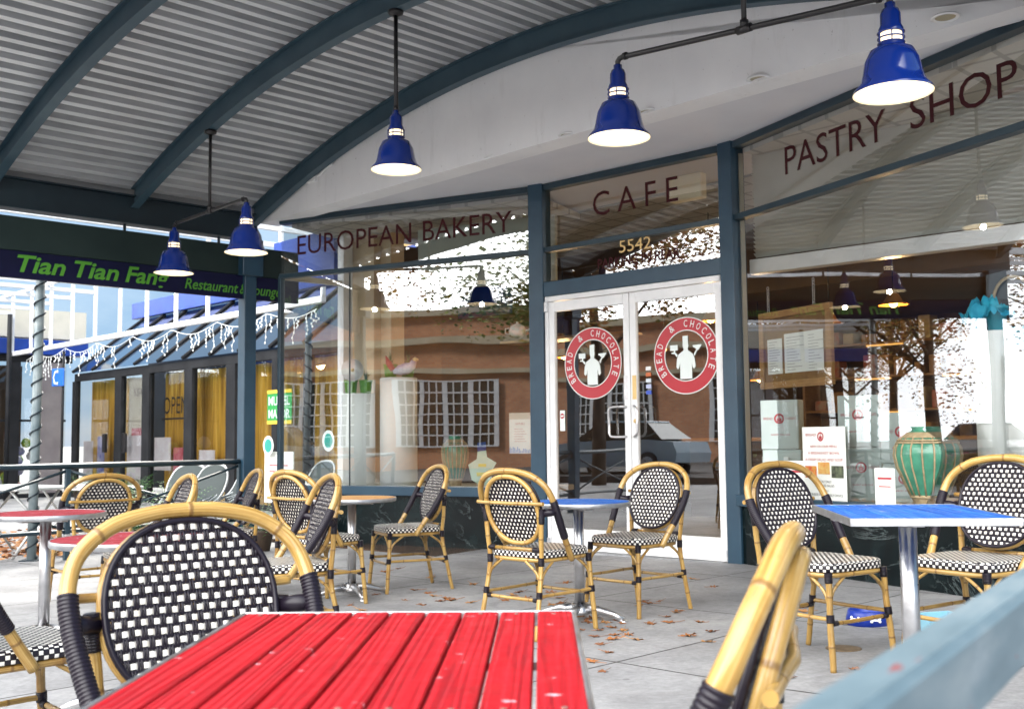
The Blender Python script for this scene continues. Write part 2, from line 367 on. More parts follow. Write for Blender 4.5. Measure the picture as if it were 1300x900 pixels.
def text(mb, body, T, width=None, height=.2, ext=.002, bold=0, shear=0, spacing=1, mi=0, align='LEFT', serif=False):
    """adds lettering to mb: x right, z up in T's frame, baseline at origin; cap height = height, scaled to width"""
    cu = bpy.data.curves.new('t', 'FONT'); cu.body = body; cu.size = 1; cu.extrude = 0; cu.offset = bold; cu.shear = shear; cu.space_character = spacing; cu.align_x = align
    cu.resolution_u = 3
    o = bpy.data.objects.new('t', cu); C.objects.link(o); bpy.context.view_layer.update()
    me = bpy.data.meshes.new_from_object(o.evaluated_get(bpy.context.evaluated_depsgraph_get()))
    xs = [p.co.x for p in me.vertices]; x0, x1 = min(xs), max(xs); sc = height / .70
    sx = width / (x1 - x0) if width else sc; off = x0 if width else 0
    n = len(mb.v)
    for p in me.vertices: mb.v.append(T @ Vector(((p.co.x - off) * sx, -ext, p.co.y * sc)))
    for p in me.polygons: mb.face([n + i for i in p.vertices], None, False, mi)
    bpy.data.objects.remove(o); bpy.data.curves.remove(cu); bpy.data.meshes.remove(me)
    return (x1 - x0) * sx
# ------------------------------------------------------------------ site frame: s along the storefront, c away from the camera
u2, n2 = Vector((math.cos(ANG), math.sin(ANG))), Vector((-math.sin(ANG), math.cos(ANG)))
F0 = Vector((-2.84, 12.25))
def W(s, c): p = F0 + u2 * s + n2 * c; return (p.x, p.y)
def SC(x, y): d = Vector((x, y)) - F0; return (d.dot(u2), d.dot(n2))
def site(name, label, cat, group=None): return empty(name, (F0.x, F0.y, 0), ANG, label, cat, group)
def fr(P, Q, z=0):                       # frame in site coords: x from P to Q, y away from the camera
    a = math.atan2(Q[1] - P[1], Q[0] - P[0]); return T_(P[0], P[1], z, a), math.hypot(Q[0] - P[0], Q[1] - P[1])
A = SC(-2.64, 12.25); B = SC(.29, 10.75); Cc = SC(1.93, 9.25); D = SC(3.43, 5.92)
def pos_on(P, Q, px):                    # distance along a facade panel at a photo column
    r = ray(px, 500); wp = Vector(W(*P)); wq = Vector(W(*Q)); d = wq - wp
    k = (r.x * wp.y - r.y * wp.x) / (r.y * d.x - r.x * d.y); return k * d.length
# ================================================================== SETTING
def ground():
    g = MB(); xs = [-6 + .5 * i for i in range(21)]; 
    X = [-220, -60, -20, -10] + xs + [8, 20, 60, 220]; Y = [-220, -60, -20, -8, -4, -2] + [.5 * i for i in range(0, 33)] + [20, 30, 60, 120, 400]
    for y in Y:
        for x in X: g.v.append(Vector((x, y, gz(x, y))))
    for j in range(len(Y) - 1):
        for i in range(len(X) - 1):
            a = j * len(X) + i; g.face((a, a + 1, a + 1 + len(X), a + len(X)), None, True)
    o = g.build('ground', conc); tag(o, 'grey concrete slab patio and pavement with dark joints', 'ground', kind='structure')
    r = MB(); T = Matrix.Translation((F0.x, F0.y, 0)) @ Matrix.Rotation(ANG, 4, 'Z')
    r.box((-120, -24.5, -.1), (120, -13.2, .062), T); o = r.build('road', aspM); tag(o, 'grey asphalt road across from the storefront', 'road', kind='structure')
ground()
# ================================================================== BAKERY STOREFRONT
dlens = mat('downlight_lens', (.34, .30, .20), .4)
shop = site('bakery_storefront', 'bakery and cafe storefront with blue steel frames, large windows and white double doors', 'storefront')
ZT, ZM = 3.60, 2.93
# fascia: flat bottom, arched top
def arch(s): return 4.34 - .042 * (s - 4.25) ** 2
f = MB(); pts = [(-.1, 3.57)] + [(9.0, 3.57)]
top = [(s, arch(s) + .12) for s in [9.0 - .35 * i for i in range(27)]]
f.prism([(-.12, 3.57), (9.2, 3.57)] + top + [(-.12, arch(-.1) + .1)], .02, .26)
f.build('fascia', white, shop)
f = MB(); f.prism([(-.12, 3.66), (9.2, 3.66), (9.2, 3.60), (-.12, 3.60)], .262, 2.4)
f.build('soffit', soffitM, shop)
f = MB(); f.box((-.6, .3, 3.70), (10, 9, 3.95)); f.build('roof', creamM, shop)
for i, (px, py) in enumerate([(963, 98), (823, 140), (721, 170), (626, 199), (544, 225), (472, 248), (1200, 20)]):
    w = onz(px, py, 3.6); s, c = SC(w.x, w.y); q = MB(); T = T_(s, c, 3.585)
    q.lathe([(.055, .012), (.075, .012), (.088, .0), (.080, -.004), (.066, -.004), (.058, .010), (.02, .012)], 24, T)
    dl = q.build('downlight', whitealu, shop); q = MB(); q.lathe([(.060, .002), (.03, .008), (0, .008)], 24, T); q.build('lens', dlens, dl)
# panels
panels = [('left', A, B), ('door', B, Cc), ('right', Cc, D)]
for i, (P, w_) in enumerate(((B, .165), (Cc, .15))):
    Pp = MB(); a = math.atan2(-.5, 1) if i == 0 else -.6
    Pp.box((-w_ / 2, -.09, -.2), (w_ / 2, .09, ZT + .03), T_(P[0], P[1], 0, (.27, -.10)[i]), .006); Pp.build('post', postblue, shop)
q = MB(); q.box((-.03, -.03, .5), (.03, .03, ZM), T_(A[0], A[1], 0), .004); q.build('corner_post', teal, shop)
for nm, P, Q in panels:
    T, L = fr(P, Q); e0 = .0 if nm == 'left' else .08; e1 = .02 if nm == 'right' else .08
    q = MB(); q.box((e0, -.05, ZT - .065), (L - e1, .05, ZT - .003), T, .004); q.build('head_frame', teal, shop)
    q = MB(); q.box((e0, -.045, ZM - .025), (L - e1, .045, ZM + .025), T, .004); q.build('transom', teal, shop)
    if nm != 'door':
        q = MB(); q.box((e0, -.10, .465), (L - e1, .06, .56), T, .005); q.build('window_sill', postblue, shop)
        q = MB(); q.box((e0, -.04, -.25), (L - e1, .08, .463), T)
        o = q.build('stone_base', marble, shop)
        for (z0, z1) in ((.56, ZM - .025), (ZM + .025, ZT - .065)):
            q = MB(); q.quad((e0, 0, z0), (L - e1, 0, z0), (L - e1, 0, z1), (e0, 0, z1), T); q.build('window_pane', glassL if nm == 'left' else glassM, shop)
        for xx in ([pos_on(P, Q, 444)] if nm == 'left' else []):
            q = MB(); q.box((xx - .006, -.006, .56), (xx + .006, .006, ZM - .03), T); q.build('glass_joint', darkteal, shop)
        q = MB(); q.box((e0, .09, .50), (L - e1, .95 if nm == 'left' else 1.0, .555), T, .004); q.build('window_ledge', creamM, shop)
    else:
        q = MB(); q.quad((e0, 0, ZM + .025), (L - e1, 0, ZM + .025), (L - e1, 0, ZT - .065), (e0, 0, ZT - .065), T); q.build('window_pane', glassM, shop)
        q = MB(); q.quad((e0, 0, 2.60), (L - e1, 0, 2.60), (L - e1, 0, ZM - .025), (e0, 0, ZM - .025), T); q.build('window_pane', glassM, shop)
        q = MB(); q.box((e0, -.06, 2.455), (L - e1, .06, 2.60), T, .005); q.build('door_header', postblue, shop)
        # white door frame
        g0 = gz(1, 10) + .0; x0, x1 = e0 + .02, L - e1 + .015
        q = MB(); q.box((x0, -.05, g0), (x0 + .045, .05, 2.452), T, .004); q.box((x1 - .035, -.05, g0), (x1, .05, 2.452), T, .004); q.box((x0 + .046, -.05, 2.40), (x1 - .046, .05, 2.452), T, .004)
        q.build('door_frame', whitealu, shop)
        q = MB(); q.box((x0, -.09, g0 - .03), (x1, .06, g0 + .015), T, .004); q.build('threshold', alu, shop)
        mid = (x0 + x1) / 2
        for side, (a, b) in enumerate(((x0 + .048, mid - .004), (mid + .004, x1 - .037))):
            dr = MB(); z0, z1 = g0 + .02, 2.395; st = .068
            dr.box((a, -.045, z0), (a + st, 0, z1), T, .004); dr.box((b - st, -.045, z0), (b, 0, z1), T, .004)
            dr.box((a + st, -.044, z0), (b - st, -.001, z0 + .20), T, .004); dr.box((a + st, -.044, z1 - .10), (b - st, -.001, z1), T, .004)
            door = dr.build('door', whitealu, shop)
            q = MB(); q.quad((a + st, -.02, z0 + .2), (b - st, -.02, z0 + .2), (b - st, -.02, z1 - .1), (a + st, -.02, z1 - .1), T); q.build('pane', glassD, door)
            hx = b - .045 if side == 0 else a + .045; sg = -1 if side == 0 else 1
            if side == 0:
                q = MB(); pts = [(hx, -.046, 1.32), (hx, -.10, 1.32), (hx, -.115, 1.305)] + [(hx, -.115, 1.25), (hx, -.115, 1.08)] + [(hx, -.10, 1.06), (hx, -.046, 1.06)]
                pts = [(hx - .0, -.046, 1.33), (hx - .02, -.075, 1.335), (hx - .10, -.085, 1.335), (hx - .155, -.085, 1.33), (hx - .175, -.085, 1.305), (hx - .175, -.085, 1.085), (hx - .155, -.085, 1.06), (hx - .10, -.085, 1.055), (hx - .02, -.075, 1.055), (hx, -.046, 1.06)]
                q.tube(pts, .0125, 10, T=T); q.build('handle', chrome, door)
            else:
                q = MB(); pts = [(hx, -.046, 1.33), (hx + .01, -.075, 1.335), (hx + .035, -.085, 1.32), (hx + .05, -.085, 1.29), (hx + .05, -.085, 1.10), (hx + .035, -.085, 1.07), (hx + .01, -.075, 1.055), (hx, -.046, 1.06)]
                q.tube(pts, .0125, 10, T=T); q.build('handle', chrome, door)
                q = MB(); pts = [(hx + .05, .0, 1.32), (hx + .10, .04, 1.33), (hx + .16, .05, 1.31), (hx + .17, .05, 1.2), (hx + .16, .05, 1.09), (hx + .10, .04, 1.06), (hx + .05, 0, 1.06)]
                q.tube(pts, .011, 8, T=T); q.build('handle', blackM, door)
                q = MB(); q.lathe([(.0, .012), (.012, .012), (.018, .004), (.02, 0)], 16, T @ T_(hx, -.045, 1.2) @ Matrix.Rotation(R(90), 4, 'X')); q.build('lock', goldM, door)
            q = MB(); q.box((hx - .022, -.050, 1.40), (hx + .022, -.0455, 1.62), T, .001); o = q.build('lock_plate', goldM if side else chrome, door)
            q = MB(); hz = x0 + .02 if side == 0 else x1 - .02
            q.box((hz - .02, -.065, 2.30), (hz + .02, -.051, 2.40), T, .003); q.box((hz - .02, -.065, g0 + .03), (hz + .02, -.051, g0 + .12), T, .003); q.build('hinge', alu, door)
            # ---- round logo on the glass
            cx = pos_on(P, Q, 755 if side == 0 else 874); cz = 1.762 if side == 0 else 1.772; rad = .345
            d = MB(); n0 = len(d.v); S = 64; rings = [(rad, 0), (rad - .010, 1), (rad * .66 + .008, 0), (rad * .66 - .004, 0)]
            def ann(r0, r1, mi, y):
                n = len(d.v)
                for r_ in (r0, r1):
                    for k in range(S):
                        an = 2 * math.pi * k / S; d.v.append(T @ Vector((cx + r_ * math.cos(an), y, cz + r_ * math.sin(an))))
                for k in range(S): d.face((n + k, n + (k + 1) % S, n + S + (k + 1) % S, n + S + k), None, False, mi)
            ann(rad, rad - .008, 1, -.025); ann(rad - .008, rad * .645 + .008, 0, -.025); ann(rad * .645 + .008, rad * .645, 1, -.025)
            words = [('B', 218), ('R', 205), ('E', 191), ('A', 178), ('D', 164), ('&', 126), ('C', 93), ('H', 79), ('O', 65), ('C', 51), ('O', 37), ('L', 24), ('A', 10), ('T', -5), ('E', -19)]
            for ch, ang in words:
                an = R(ang - 4); rr = rad * .745
                TT = T @ Matrix.Translation((cx + rr * math.cos(an), -.029, cz + rr * math.sin(an))) @ Matrix.Rotation(math.pi / 2 - an, 4, 'Y')
                TT = TT @ Matrix.Translation((-.018, 0, 0))
                text(d, ch, TT, width=.036 if ch != '&' else .05, height=.062, ext=0, bold=.0, mi=1)
            # baker figure: hat, head, body, arms with a tray and a board
            k = rad / .345
            def pl(pts, mi=1): d.poly([(cx + x * k, -.0285, cz + z * k) for x, z in pts], T, mi)
            pl([(-.030, .175), (.026, .178), (.026, .108), (.030, .085), (.022, .060), (-.022, .060), (-.030, .085), (-.030, .11)])
            pl([(-.022, .062), (.022, .062), (.024, .045), (.075, .012), (.092, -.03), (.100, -.10), (.082, -.125), (.068, -.10), (.062, -.06), (.062, -.208), (-.062, -.208), (-.062, -.06), (-.070, -.10), (-.084, -.12), (-.102, -.10), (-.094, -.03), (-.078, .012), (-.024, .045)])
            pl([(-.094, -.01), (-.120, .02), (-.150, .022), (-.150, .034), (-.125, .036), (-.125, .05), (-.165, .05), (-.165, .10), (-.085, .10), (-.085, .05), (-.112, .05), (-.112, .032), (-.085, .012)])
            pl([(.094, -.01), (.085, .012), (.112, .05), (.075, .075), (.075, .088), (.165, .09), (.165, .08), (.135, .045), (.118, .04)])
            d.build('logo_decal', [redD, decW], door)
        TT = T
        q = MB(); dx = pos_on(P, Q, 826); cols = [mat('card_sticker', c_, .4) for c_ in ((.7, .7, .7), (.5, .12, .03), (.6, .65, .7), (.45, .5, .7), (.03, .08, .45))]
        for i in range(5): q.box((dx - .028, -.03, 1.66 - i * .055), (dx + .028, -.027, 1.695 - i * .055), T, mi=i)
        q.build('card_stickers', cols, shop)
        q = MB(); dx = pos_on(P, Q, 716); q.box((dx - .03, -.03, 1.12), (dx + .03, -.027, 1.32), T, mi=0)
        q.lathe([(0, 0), (.026, 0)], 20, T @ T_(dx, -.031, 1.265) @ Matrix.Rotation(R(90), 4, 'X'), mi=1); q.box((dx - .018, -.0335, 1.258), (dx + .018, -.032, 1.272), T, mi=0); q.build('no_entry_sticker', [decW, redD], shop)
# ---- lettering on the glass
def letter(body, P, Q, px0, px1, z, h, m_, y=-.004, bold=.0, name='lettering', **kw):
    T, L = fr(P, Q); a, b = pos_on(P, Q, px0), pos_on(P, Q, px1); q = MB()
    text(q, body, T @ Matrix.Translation((a, y, z)), width=b - a, height=h, ext=0, bold=bold, **kw); return q.build(name, m_, shop)
letter('EUROPEAN', A, B, 377, 523, 3.165, .222, maroon); letter('BAKERY', A, B, 538, 652, 3.165, .222, maroon)
letter('CAFE', B, Cc, 757, 867, 3.185, .235, maroon, spacing=1.5)
letter('PASTRY', Cc, D, 1006, 1138, 3.155, .23, maroon)
letter('SHOP', Cc, D, 1170, 1312, 3.155, .23, maroon)
letter('5542', B, Cc, 790, 831, 2.79, .115, goldM, y=-.006)
letter('PARKING IN REAR', B, Cc, 762, 867, 2.665, .095, maroon, bold=.012)
q = MB(); q.box((-.06, -.02, 0), (.10, .02, .10), T_(.95, 0, 3.86), .006); q.tube([(.1, 0, .06), (.2, -.01, .05), (.28, 0, .10), (.42, -.01, .12)], .012, 8, T=T_(.95, 0, 3.86)); q.tube([(-.06, 0, .05), (-.5, 0, -.06), (-.95, 0, -.22)], .006, 6, T=T_(.95, 0.01, 3.86))
q.build('junction_box', whitealu, shop)
# ---- interior
gi = gz(0, 11)
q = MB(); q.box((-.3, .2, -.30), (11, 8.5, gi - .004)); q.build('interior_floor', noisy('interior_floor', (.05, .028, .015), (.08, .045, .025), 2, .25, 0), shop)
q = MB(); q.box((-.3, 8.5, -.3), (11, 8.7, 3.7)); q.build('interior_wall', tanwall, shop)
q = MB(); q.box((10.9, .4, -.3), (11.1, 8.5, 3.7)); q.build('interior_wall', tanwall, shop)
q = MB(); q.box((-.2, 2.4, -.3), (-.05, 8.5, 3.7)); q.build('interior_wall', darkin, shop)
def tiles():
    M = mat('ceiling_tiles', (.75, .75, .72), .8); v = coords(M, 'Object'); br = nd(M, 'ShaderNodeTexBrick'); lk(M, v, br.inputs['Vector']); br.offset = 0
    for k, x in (('Scale', 1), ('Mortar Size', .02), ('Brick Width', .3), ('Row Height', .3)): br.inputs[k].default_value = x
    for k, x in (('Color1', .48), ('Color2', .54), ('Mortar', .30)): br.inputs[k].default_value = (x, x, x * .93, 1)
    base(M, br.outputs['Color']); return M
tileM = tiles()
q = MB(); q.prism([(-.05, 3.58), (10.9, 3.58), (10.9, 3.65), (-.05, 3.65)], 2.41, 4.6); q.build('ceiling', tileM, shop)
Tl, Ll = fr(A, B); q = MB(); q.box((.1, .06, 3.50), (Ll - .1, 1.3, 3.56), Tl); q.build('ceiling', tileM, shop)
Tr, Lr = fr(Cc, D); q = MB(); q.box((.1, .06, 3.50), (Lr - .1, .8, 3.56), Tr); q.build('ceiling', tileM, shop)
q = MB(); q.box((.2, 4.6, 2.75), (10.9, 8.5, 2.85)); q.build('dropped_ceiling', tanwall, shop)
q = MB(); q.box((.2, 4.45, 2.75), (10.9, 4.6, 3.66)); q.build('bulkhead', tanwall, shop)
# beam and blinds behind the right window, parallel to the doors
Th = T_(*SC(*W(Cc[0], Cc[1])), 0, math.atan2(Cc[1] - B[1], Cc[0] - B[0]))
q = MB(); q.box((.10, .10, 2.45), (3.4, .22, 2.575), Th, .004); q.build('window_header', whitealu, shop)
blindM = mat('blinds', (.4, .4, .36), .5)
q = MB()
for i in range(26):
    z = 2.60 + i * .037; q.quad((.12, .19, z), (3.4, .19, z), (3.4, .140, z + .030), (.12, .140, z + .030), Th)
q.build('window_blind', noisy('blinds', (.56, .57, .53), (.70, .71, .66), 1.5, .55, 0), shop)
q = MB(); q.box((pos_on(A, B, 497), .55, 2.72), (Ll - .08, .60, 3.42), Tl); q.build('reflection_panel', noisy('canopy_reflection', (.42, .46, .40), (.54, .57, .50), 1.2, .7, 0), shop)  # added panel standing in for the canopy's reflection in the left window
q = MB(); q.box((.05, .03, .56), (.085, .07, 3.5), Tr); q.build('window_jamb', creamM, shop)
# left glazed return and pilaster
sA = A; q = MB(); Tn = T_(A[0], A[1], 0, R(90)); q.quad((.03, 0, .56), (.82, 0, .56), (.82, 0, 3.5), (.03, 0, 3.5), Tn); q.build('side_pane', glassS, shop)
q = MB(); q.box((.03, -.03, ZM - .03), (.82, .03, ZM + .03), Tn); q.build('side_transom', creamM, shop)
q = MB(); q.box((.82, -.06, .0), (.95, .06, 3.5), Tn); q.build('side_post', whitealu, shop)
q = MB(); q.box((1.0, -.42, 0), (1.35, .05, 3.5), Tn, .004); q.box((1.1, -.62, 0), (1.3, -.422, 3.5), Tn, .004); q.build('pilaster', beigeP, shop)
q = MB(); q.box((1.35, .0, 0), (2.4, .1, 3.5), Tn); q.build('interior_wall', tanwall, shop)
# counter, shelving of the shop
cn = empty('service_counter', (*W(5.2, 6.2), 0), ANG, 'long dark wooden service counter glowing at the back of the shop', 'counter')
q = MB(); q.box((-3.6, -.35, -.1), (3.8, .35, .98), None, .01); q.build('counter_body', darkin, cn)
q = MB(); q.box((-3.7, -.4, .981), (3.9, .4, 1.03), None, .008); q.build('counter_top', woodfr, cn)
sh = empty('back_shelving', (*W(6.2, 8.2), 0), ANG, 'warm lit wooden shelving along the back wall of the shop', 'shelving')
glow = mat('shelf_strip_light', (1, .7, .3), .5, emit=(1, .5, .12), es=1.1)
for i in range(4):
    q = MB(); z = .9 + i * .48; q.box((-4, -.25, z), (4, .2, z + .035), None, .004); o = q.build('shelf', woodfr, sh)
    for xg in (-3.2, -1.9, -.6, .9, 2.1, 3.2): q = MB(); q.box((xg + .2 * (i % 2), -.22, z - .022), (xg + .2 * (i % 2) + .55, -.19, z - .002)); q.build('strip_light', glow, o)
q = MB()
for x in (-4.04, -1.35, 1.35, 4.0): q.box((x, -.25, -.1), (x + .04, .2, 2.6), None, .004)
q.build('upright', woodfr, sh)
q = MB()
for i in range(4):
    x = -3.9
    while x < 3.9:
        w_ = random.uniform(.08, .25); h_ = random.uniform(.12, .36); q.box((x, -.15, .937 + i * .48), (x + w_, .1, .937 + i * .48 + h_), None, .01, mi=random.randrange(4)); x += w_ + random.uniform(.03, .15)
o = q.build('stock', [noisy('stock%d' % i, a, b, 9, .5, 0) for i, (a, b) in enumerate((((.5, .3, .1), (.3, .15, .05)), ((.5, .1, .05), (.4, .3, .2)), ((.6, .5, .3), (.5, .4, .2)), ((.12, .08, .05), (.2, .1, .05))))], sh)
o['kind'] = 'stuff'
def pendant_in(s, c, z, first=[None]):
    if first[0] is None:
        r = empty('pendant_lamp', (0, 0, 0), 0)
        q = MB(); q.tube([(0, 0, .12), (0, 0, 1.2)], .006, 6); q.build('cord', blackM, r)
        q = MB(); q.lathe([(.03, .12), (.05, .10), (.09, .03), (.14, 0), (.134, .0), (.085, .024), (.03, .09)], 24); q.build('lamp_shade', mat('amber_shade', (.35, .15, .03), .3), r)
        q = MB(); q.lathe([(.0, -.02), (.03, -.01), (.045, .02), (.03, .06), (0, .07)], 16); q.build('bulb', ambl, r); first[0] = r; o = r
    else: o = copy_tree(first[0])
    o.location = (*W(s, c), z); return o
lamps = [(1.6, 3.3, 2.05), (2.7, 3.9, 2.1), (3.9, 3.2, 2.3), (5.1, 3.6, 2.2), (6.1, 3.0, 2.25), (7.2, 3.3, 2.15), (8.2, 3.0, 2.1), (3.2, 5.2, 1.75), (7.6, 5.0, 1.9)]
for i, (s, c, z) in enumerate(lamps):
    o = pendant_in(s, c, z); tag(o, 'glowing amber pendant lamp hanging inside the shop', 'lamp', 'amber pendant lamps inside the shop')
    if i in (0, 2, 4, 6, 7, 8):
        l = bpy.data.lights.new('lamp_light', 'POINT'); l.energy = 30; l.color = (1, .62, .28); l.shadow_soft_size = .06; lo = bpy.data.objects.new('lamp_light', l); C.objects.link(lo); lo.location = (*W(s, c), z - .06)
# ---- things in the windows
def lathe_thing(name, loc, prof, m_, label, cat, seg=40, group=None, part=None):
    q = MB(); q.lathe(prof, seg, None, 0, True, True); o = q.build(name, m_); o.location = loc; return tag(o, label, cat, group)
def ped(px, py_top, py_bot, d, label):
    a = at(px, py_top, d); zb = .556; r_ = None; return a, zb
for px, pt, d, dia, lab in ((456, 500, 12.12, .36, 'shorter white cylinder plinth in the left window, under the flower pots'), (506, 480, 11.85, .41, 'taller white cylinder plinth in the left window, under the green baskets'),
                            (1259, 421, 7.55, .25, 'tall white cylinder plinth in the right window, under the turquoise pots'), (1303, 447, 7.35, .27, 'lower white cylinder plinth at the right edge of the right window')):
    a = at(px, pt, d); r_ = dia / 2
    lathe_thing('plinth', (a.x, a.y, .557), [(r_, 0), (r_, a.z - .561), (r_ - .004, a.z - .557)], pedM, lab, 'plinth', 48)
# ribbed vase
vaseG = mat('green_vase_glaze', (.05, .33, .19), .3, coat=.3)
def _v():
    M = vaseG; v = coords(M, 'Object'); base(M, ramp(M, noise(M, v, 9, 5), [(.3, (.030, .15, .095)), (.6, (.055, .24, .15)), (.8, (.14, .32, .22))])); bump(M, noise(M, v, 30, 4), .3, .004)
_v()
wick = noisy('rattan', (.26, .19, .10), (.40, .31, .18), 30, .6, .4, .003)
def vase(px, pyb, d, w_, h_, label):
    a = at(px, pyb, d); r_ = w_ / 2; k = h_; root = empty('vase', (a.x, a.y, .557), 0, label, 'vase')
    body = [(.42, .0), (.46, .06), (.55, .14), (.74, .32), (.93, .5), (1, .64), (.97, .74), (.80, .86), (.56, .93), (.46, .95), (.45, .975), (.50, 1.0), (.42, 1.0), (.38, .97)]
    q = MB(); q.lathe([(x * r_, z * k) for x, z in body], 40, None, 0, True); q.build('vase_body', vaseG, root)
    q = MB()
    for i in range(18):
        an = 2 * math.pi * i / 18; pts = [((x * r_ + .003) * math.cos(an), (x * r_ + .003) * math.sin(an), z * k) for x, z in body[2:8]]; q.tube(pts, .006, 6)
    for z in (.12, .135, .80, .83): 
        x = .53 if z < .2 else (.90 if z == .80 else .86); q.tube([((x * r_ + .004) * math.cos(t * math.pi / 16), (x * r_ + .004) * math.sin(t * math.pi / 16), z * k) for t in range(32)], .007, 6, True)
    q.lathe([((x * r_) + .004, z * k) for x, z in body[0:3]], 40); q.lathe([((x * r_) + .003, z * k) for x, z in body[7:9]], 40)
    q.build('rattan_binding', wick, root)
vase(1180, 632, 7.42, .44, .545, 'large green ribbed vase bound in rattan on the right window ledge')
vase(578, 616, 11.55, .285, .53, 'slender pale green vase bound in rattan in the left window')
# framed menu board
def on_panel(P, Q, x, y, z): Tt, L_ = fr(P, Q); g = (T_(F0.x, F0.y, 0, ANG) @ Tt) @ Vector((x, y, z)); return g, math.atan2(Q[1] - P[1], Q[0] - P[0]) + ANG
x0, x1 = pos_on(Cc, D, 955), pos_on(Cc, D, 1046)
g, a = on_panel(Cc, D, (x0 + x1) / 2, .10, 1.44); hw = (x1 - x0) / 2
mb_ = empty('menu_board', g, a, 'wood framed menu board hanging by chains in the right window', 'menu board')
q = MB(); H = .64; t = .06
q.box((-hw, -.02, 0), (-hw + t, .02, H), None, .005); q.box((hw - t, -.02, 0), (hw, .02, H), None, .005); q.box((-hw + t, -.019, 0), (hw - t, .019, t), None, .005); q.box((-hw + t, -.019, H - t), (hw - t, .019, H), None, .005); q.build('frame', woodfr, mb_)
q = MB(); q.box((-hw + t, -.002, t), (hw - t, .01, H - t)); q.build('backing', cork, mb_)
q = MB(); q.box((-hw + .10, -.006, .12), (-hw + .29, -.0025, .41)); q.box((-hw + .32, -.006, .12), (hw - .10, -.0025, .44)); o = q.build('menu_sheet', paperW, mb_)
q = MB()
for i in range(12):
    q.box((-hw + .12, -.0075, .14 + i * .022), (-hw + .12 + random.uniform(.06, .15), -.0065, .145 + i * .022))
    q.box((-hw + .35, -.0075, .14 + i * .024), (-hw + .35 + random.uniform(.1, .22), -.0065, .145 + i * .024)); q.box((-hw + .62, -.0075, .14 + i * .024), (-hw + .62 + random.uniform(.05, .2), -.0065, .145 + i * .024))
q.build('print', mat('grey_ink', (.35, .36, .36), .7), o)
q = MB()
for x in (-hw + .12, hw - .2):
    for k in range(9): q.tube([(x + .009 * math.cos(t_) * (1 if k % 2 else .3), .009 * math.cos(t_) * (.3 if k % 2 else 1), H + .012 + k * .024 + .014 * math.sin(t_)) for t_ in [i * math.pi / 4 for i in range(8)]], .0022, 5, True)
q.build('chain', chrome, mb_)
# pastry boxes (each a thing)
def logo_small(q, x, z, y, r_, T=None, mi=1):
    n = len(q.v)
    for rr in (r_, r_ * .68):
        for k in range(20):
            p = Vector((x + rr * math.cos(k * math.pi / 10), y, z + rr * math.sin(k * math.pi / 10))); q.v.append(T @ p if T else p)
    for k in range(20): q.face((n + k, n + (k + 1) % 20, n + 20 + (k + 1) % 20, n + 20 + k), None, False, mi)
    q.poly([(x - .4 * r_, y, z - .6 * r_), (x + .4 * r_, y, z - .6 * r_), (x + .45 * r_, y, z), (x + .1 * r_, y, z + .2 * r_), (x + .1 * r_, y, z + .65 * r_), (x - .1 * r_, y, z + .65 * r_), (x - .1 * r_, y, z + .2 * r_), (x - .45 * r_, y, z)], T, mi)
def pastry_box(px, py, d, w_, h_, z, label, rz):
    a = at(px, py, d); o_ = empty('pastry_box', (a.x, a.y, z), rz, label, 'box', 'white pastry boxes stacked in the right window')
    q = MB(); q.box((-w_ / 2, 0, 0), (w_ / 2, .16, h_), None, .006); q.build('carton', noisy('box_card', (.46, .54, .52), (.54, .62, .60), 3, .5, 0), o_)
    q = MB(); logo_small(q, 0, h_ * .62, -.002, .042, mi=0)
    text(q, 'BREAD', Matrix.Translation((-w_ * .42, -.002, h_ * .60)), w_ * .24, .02, 0); text(q, 'CHOCOLATE', Matrix.Translation((w_ * .17, -.002, h_ * .60)), w_ * .28, .02, 0); text(q, 'BAKERY AND CAFE', Matrix.Translation((-w_ * .22, -.002, h_ * .28)), w_ * .5, .014, 0)
    q.build('print', inkR, o_)
aR = -.55
for px, d, z, h_, w_, lab in ((992, 8.75, .557, .38, .32, 'lower white pastry box of the stack beside the blue post'), (990, 8.75, .94, .40, .31, 'top white pastry box of the stack beside the blue post'),
                              (1092, 8.15, .557, .40, .30, 'lower white pastry box of the middle stack in the right window'), (1090, 8.15, .96, .39, .30, 'top white pastry box of the middle stack in the right window'),
                              (1146, 7.85, .557, .28, .30, 'lower white pastry box standing behind the green vase'), (1144, 7.85, .84, .37, .29, 'upper white pastry box standing behind the green vase')):
    pastry_box(px, 560, d, w_, h_, z, lab, aR)
# poster, cards
g, a = on_panel(Cc, D, pos_on(Cc, D, 1045), -.012, .60)
po = empty('poster', g, a, 'white food poster with three small photos taped to the right window', 'poster')
wP = (pos_on(Cc, D, 1072) - pos_on(Cc, D, 1018)) / 2
q = MB(); q.box((-wP, -.002, -.04), (wP, .002, .515)); q.build('sheet', paperW, po)
q = MB(); logo_small(q, -.03, .44, -.004, .036, mi=0); 
for i, (s_, w_, z_) in enumerate((('BREAD', .12, .445), ('NEW ON OUR MENU', .30, .355), ('A BREAKFAST BOWL', .36, .305), ('A FRESH SALAD AND SOUP', .42, .255))):
    text(q, s_, Matrix.Translation((-w_ / 2 - (.14 if i == 0 else 0), -.0045, z_)), w_, .02, 0)
q.build('print', inkR, po)
q = MB()
for i, (s_, w_, z_) in enumerate((('TODAY ONLY', .16, .09), ('SOUP AND SALAD', .22, .06), ('MENU', .08, .02), ('ASK INSIDE FOR THE DAILY CHOICE', .4, -.01))): text(q, s_, Matrix.Translation((-w_ / 2, -.0045, z_)), w_, .018, 0)
q.build('small_print', inkK, po)
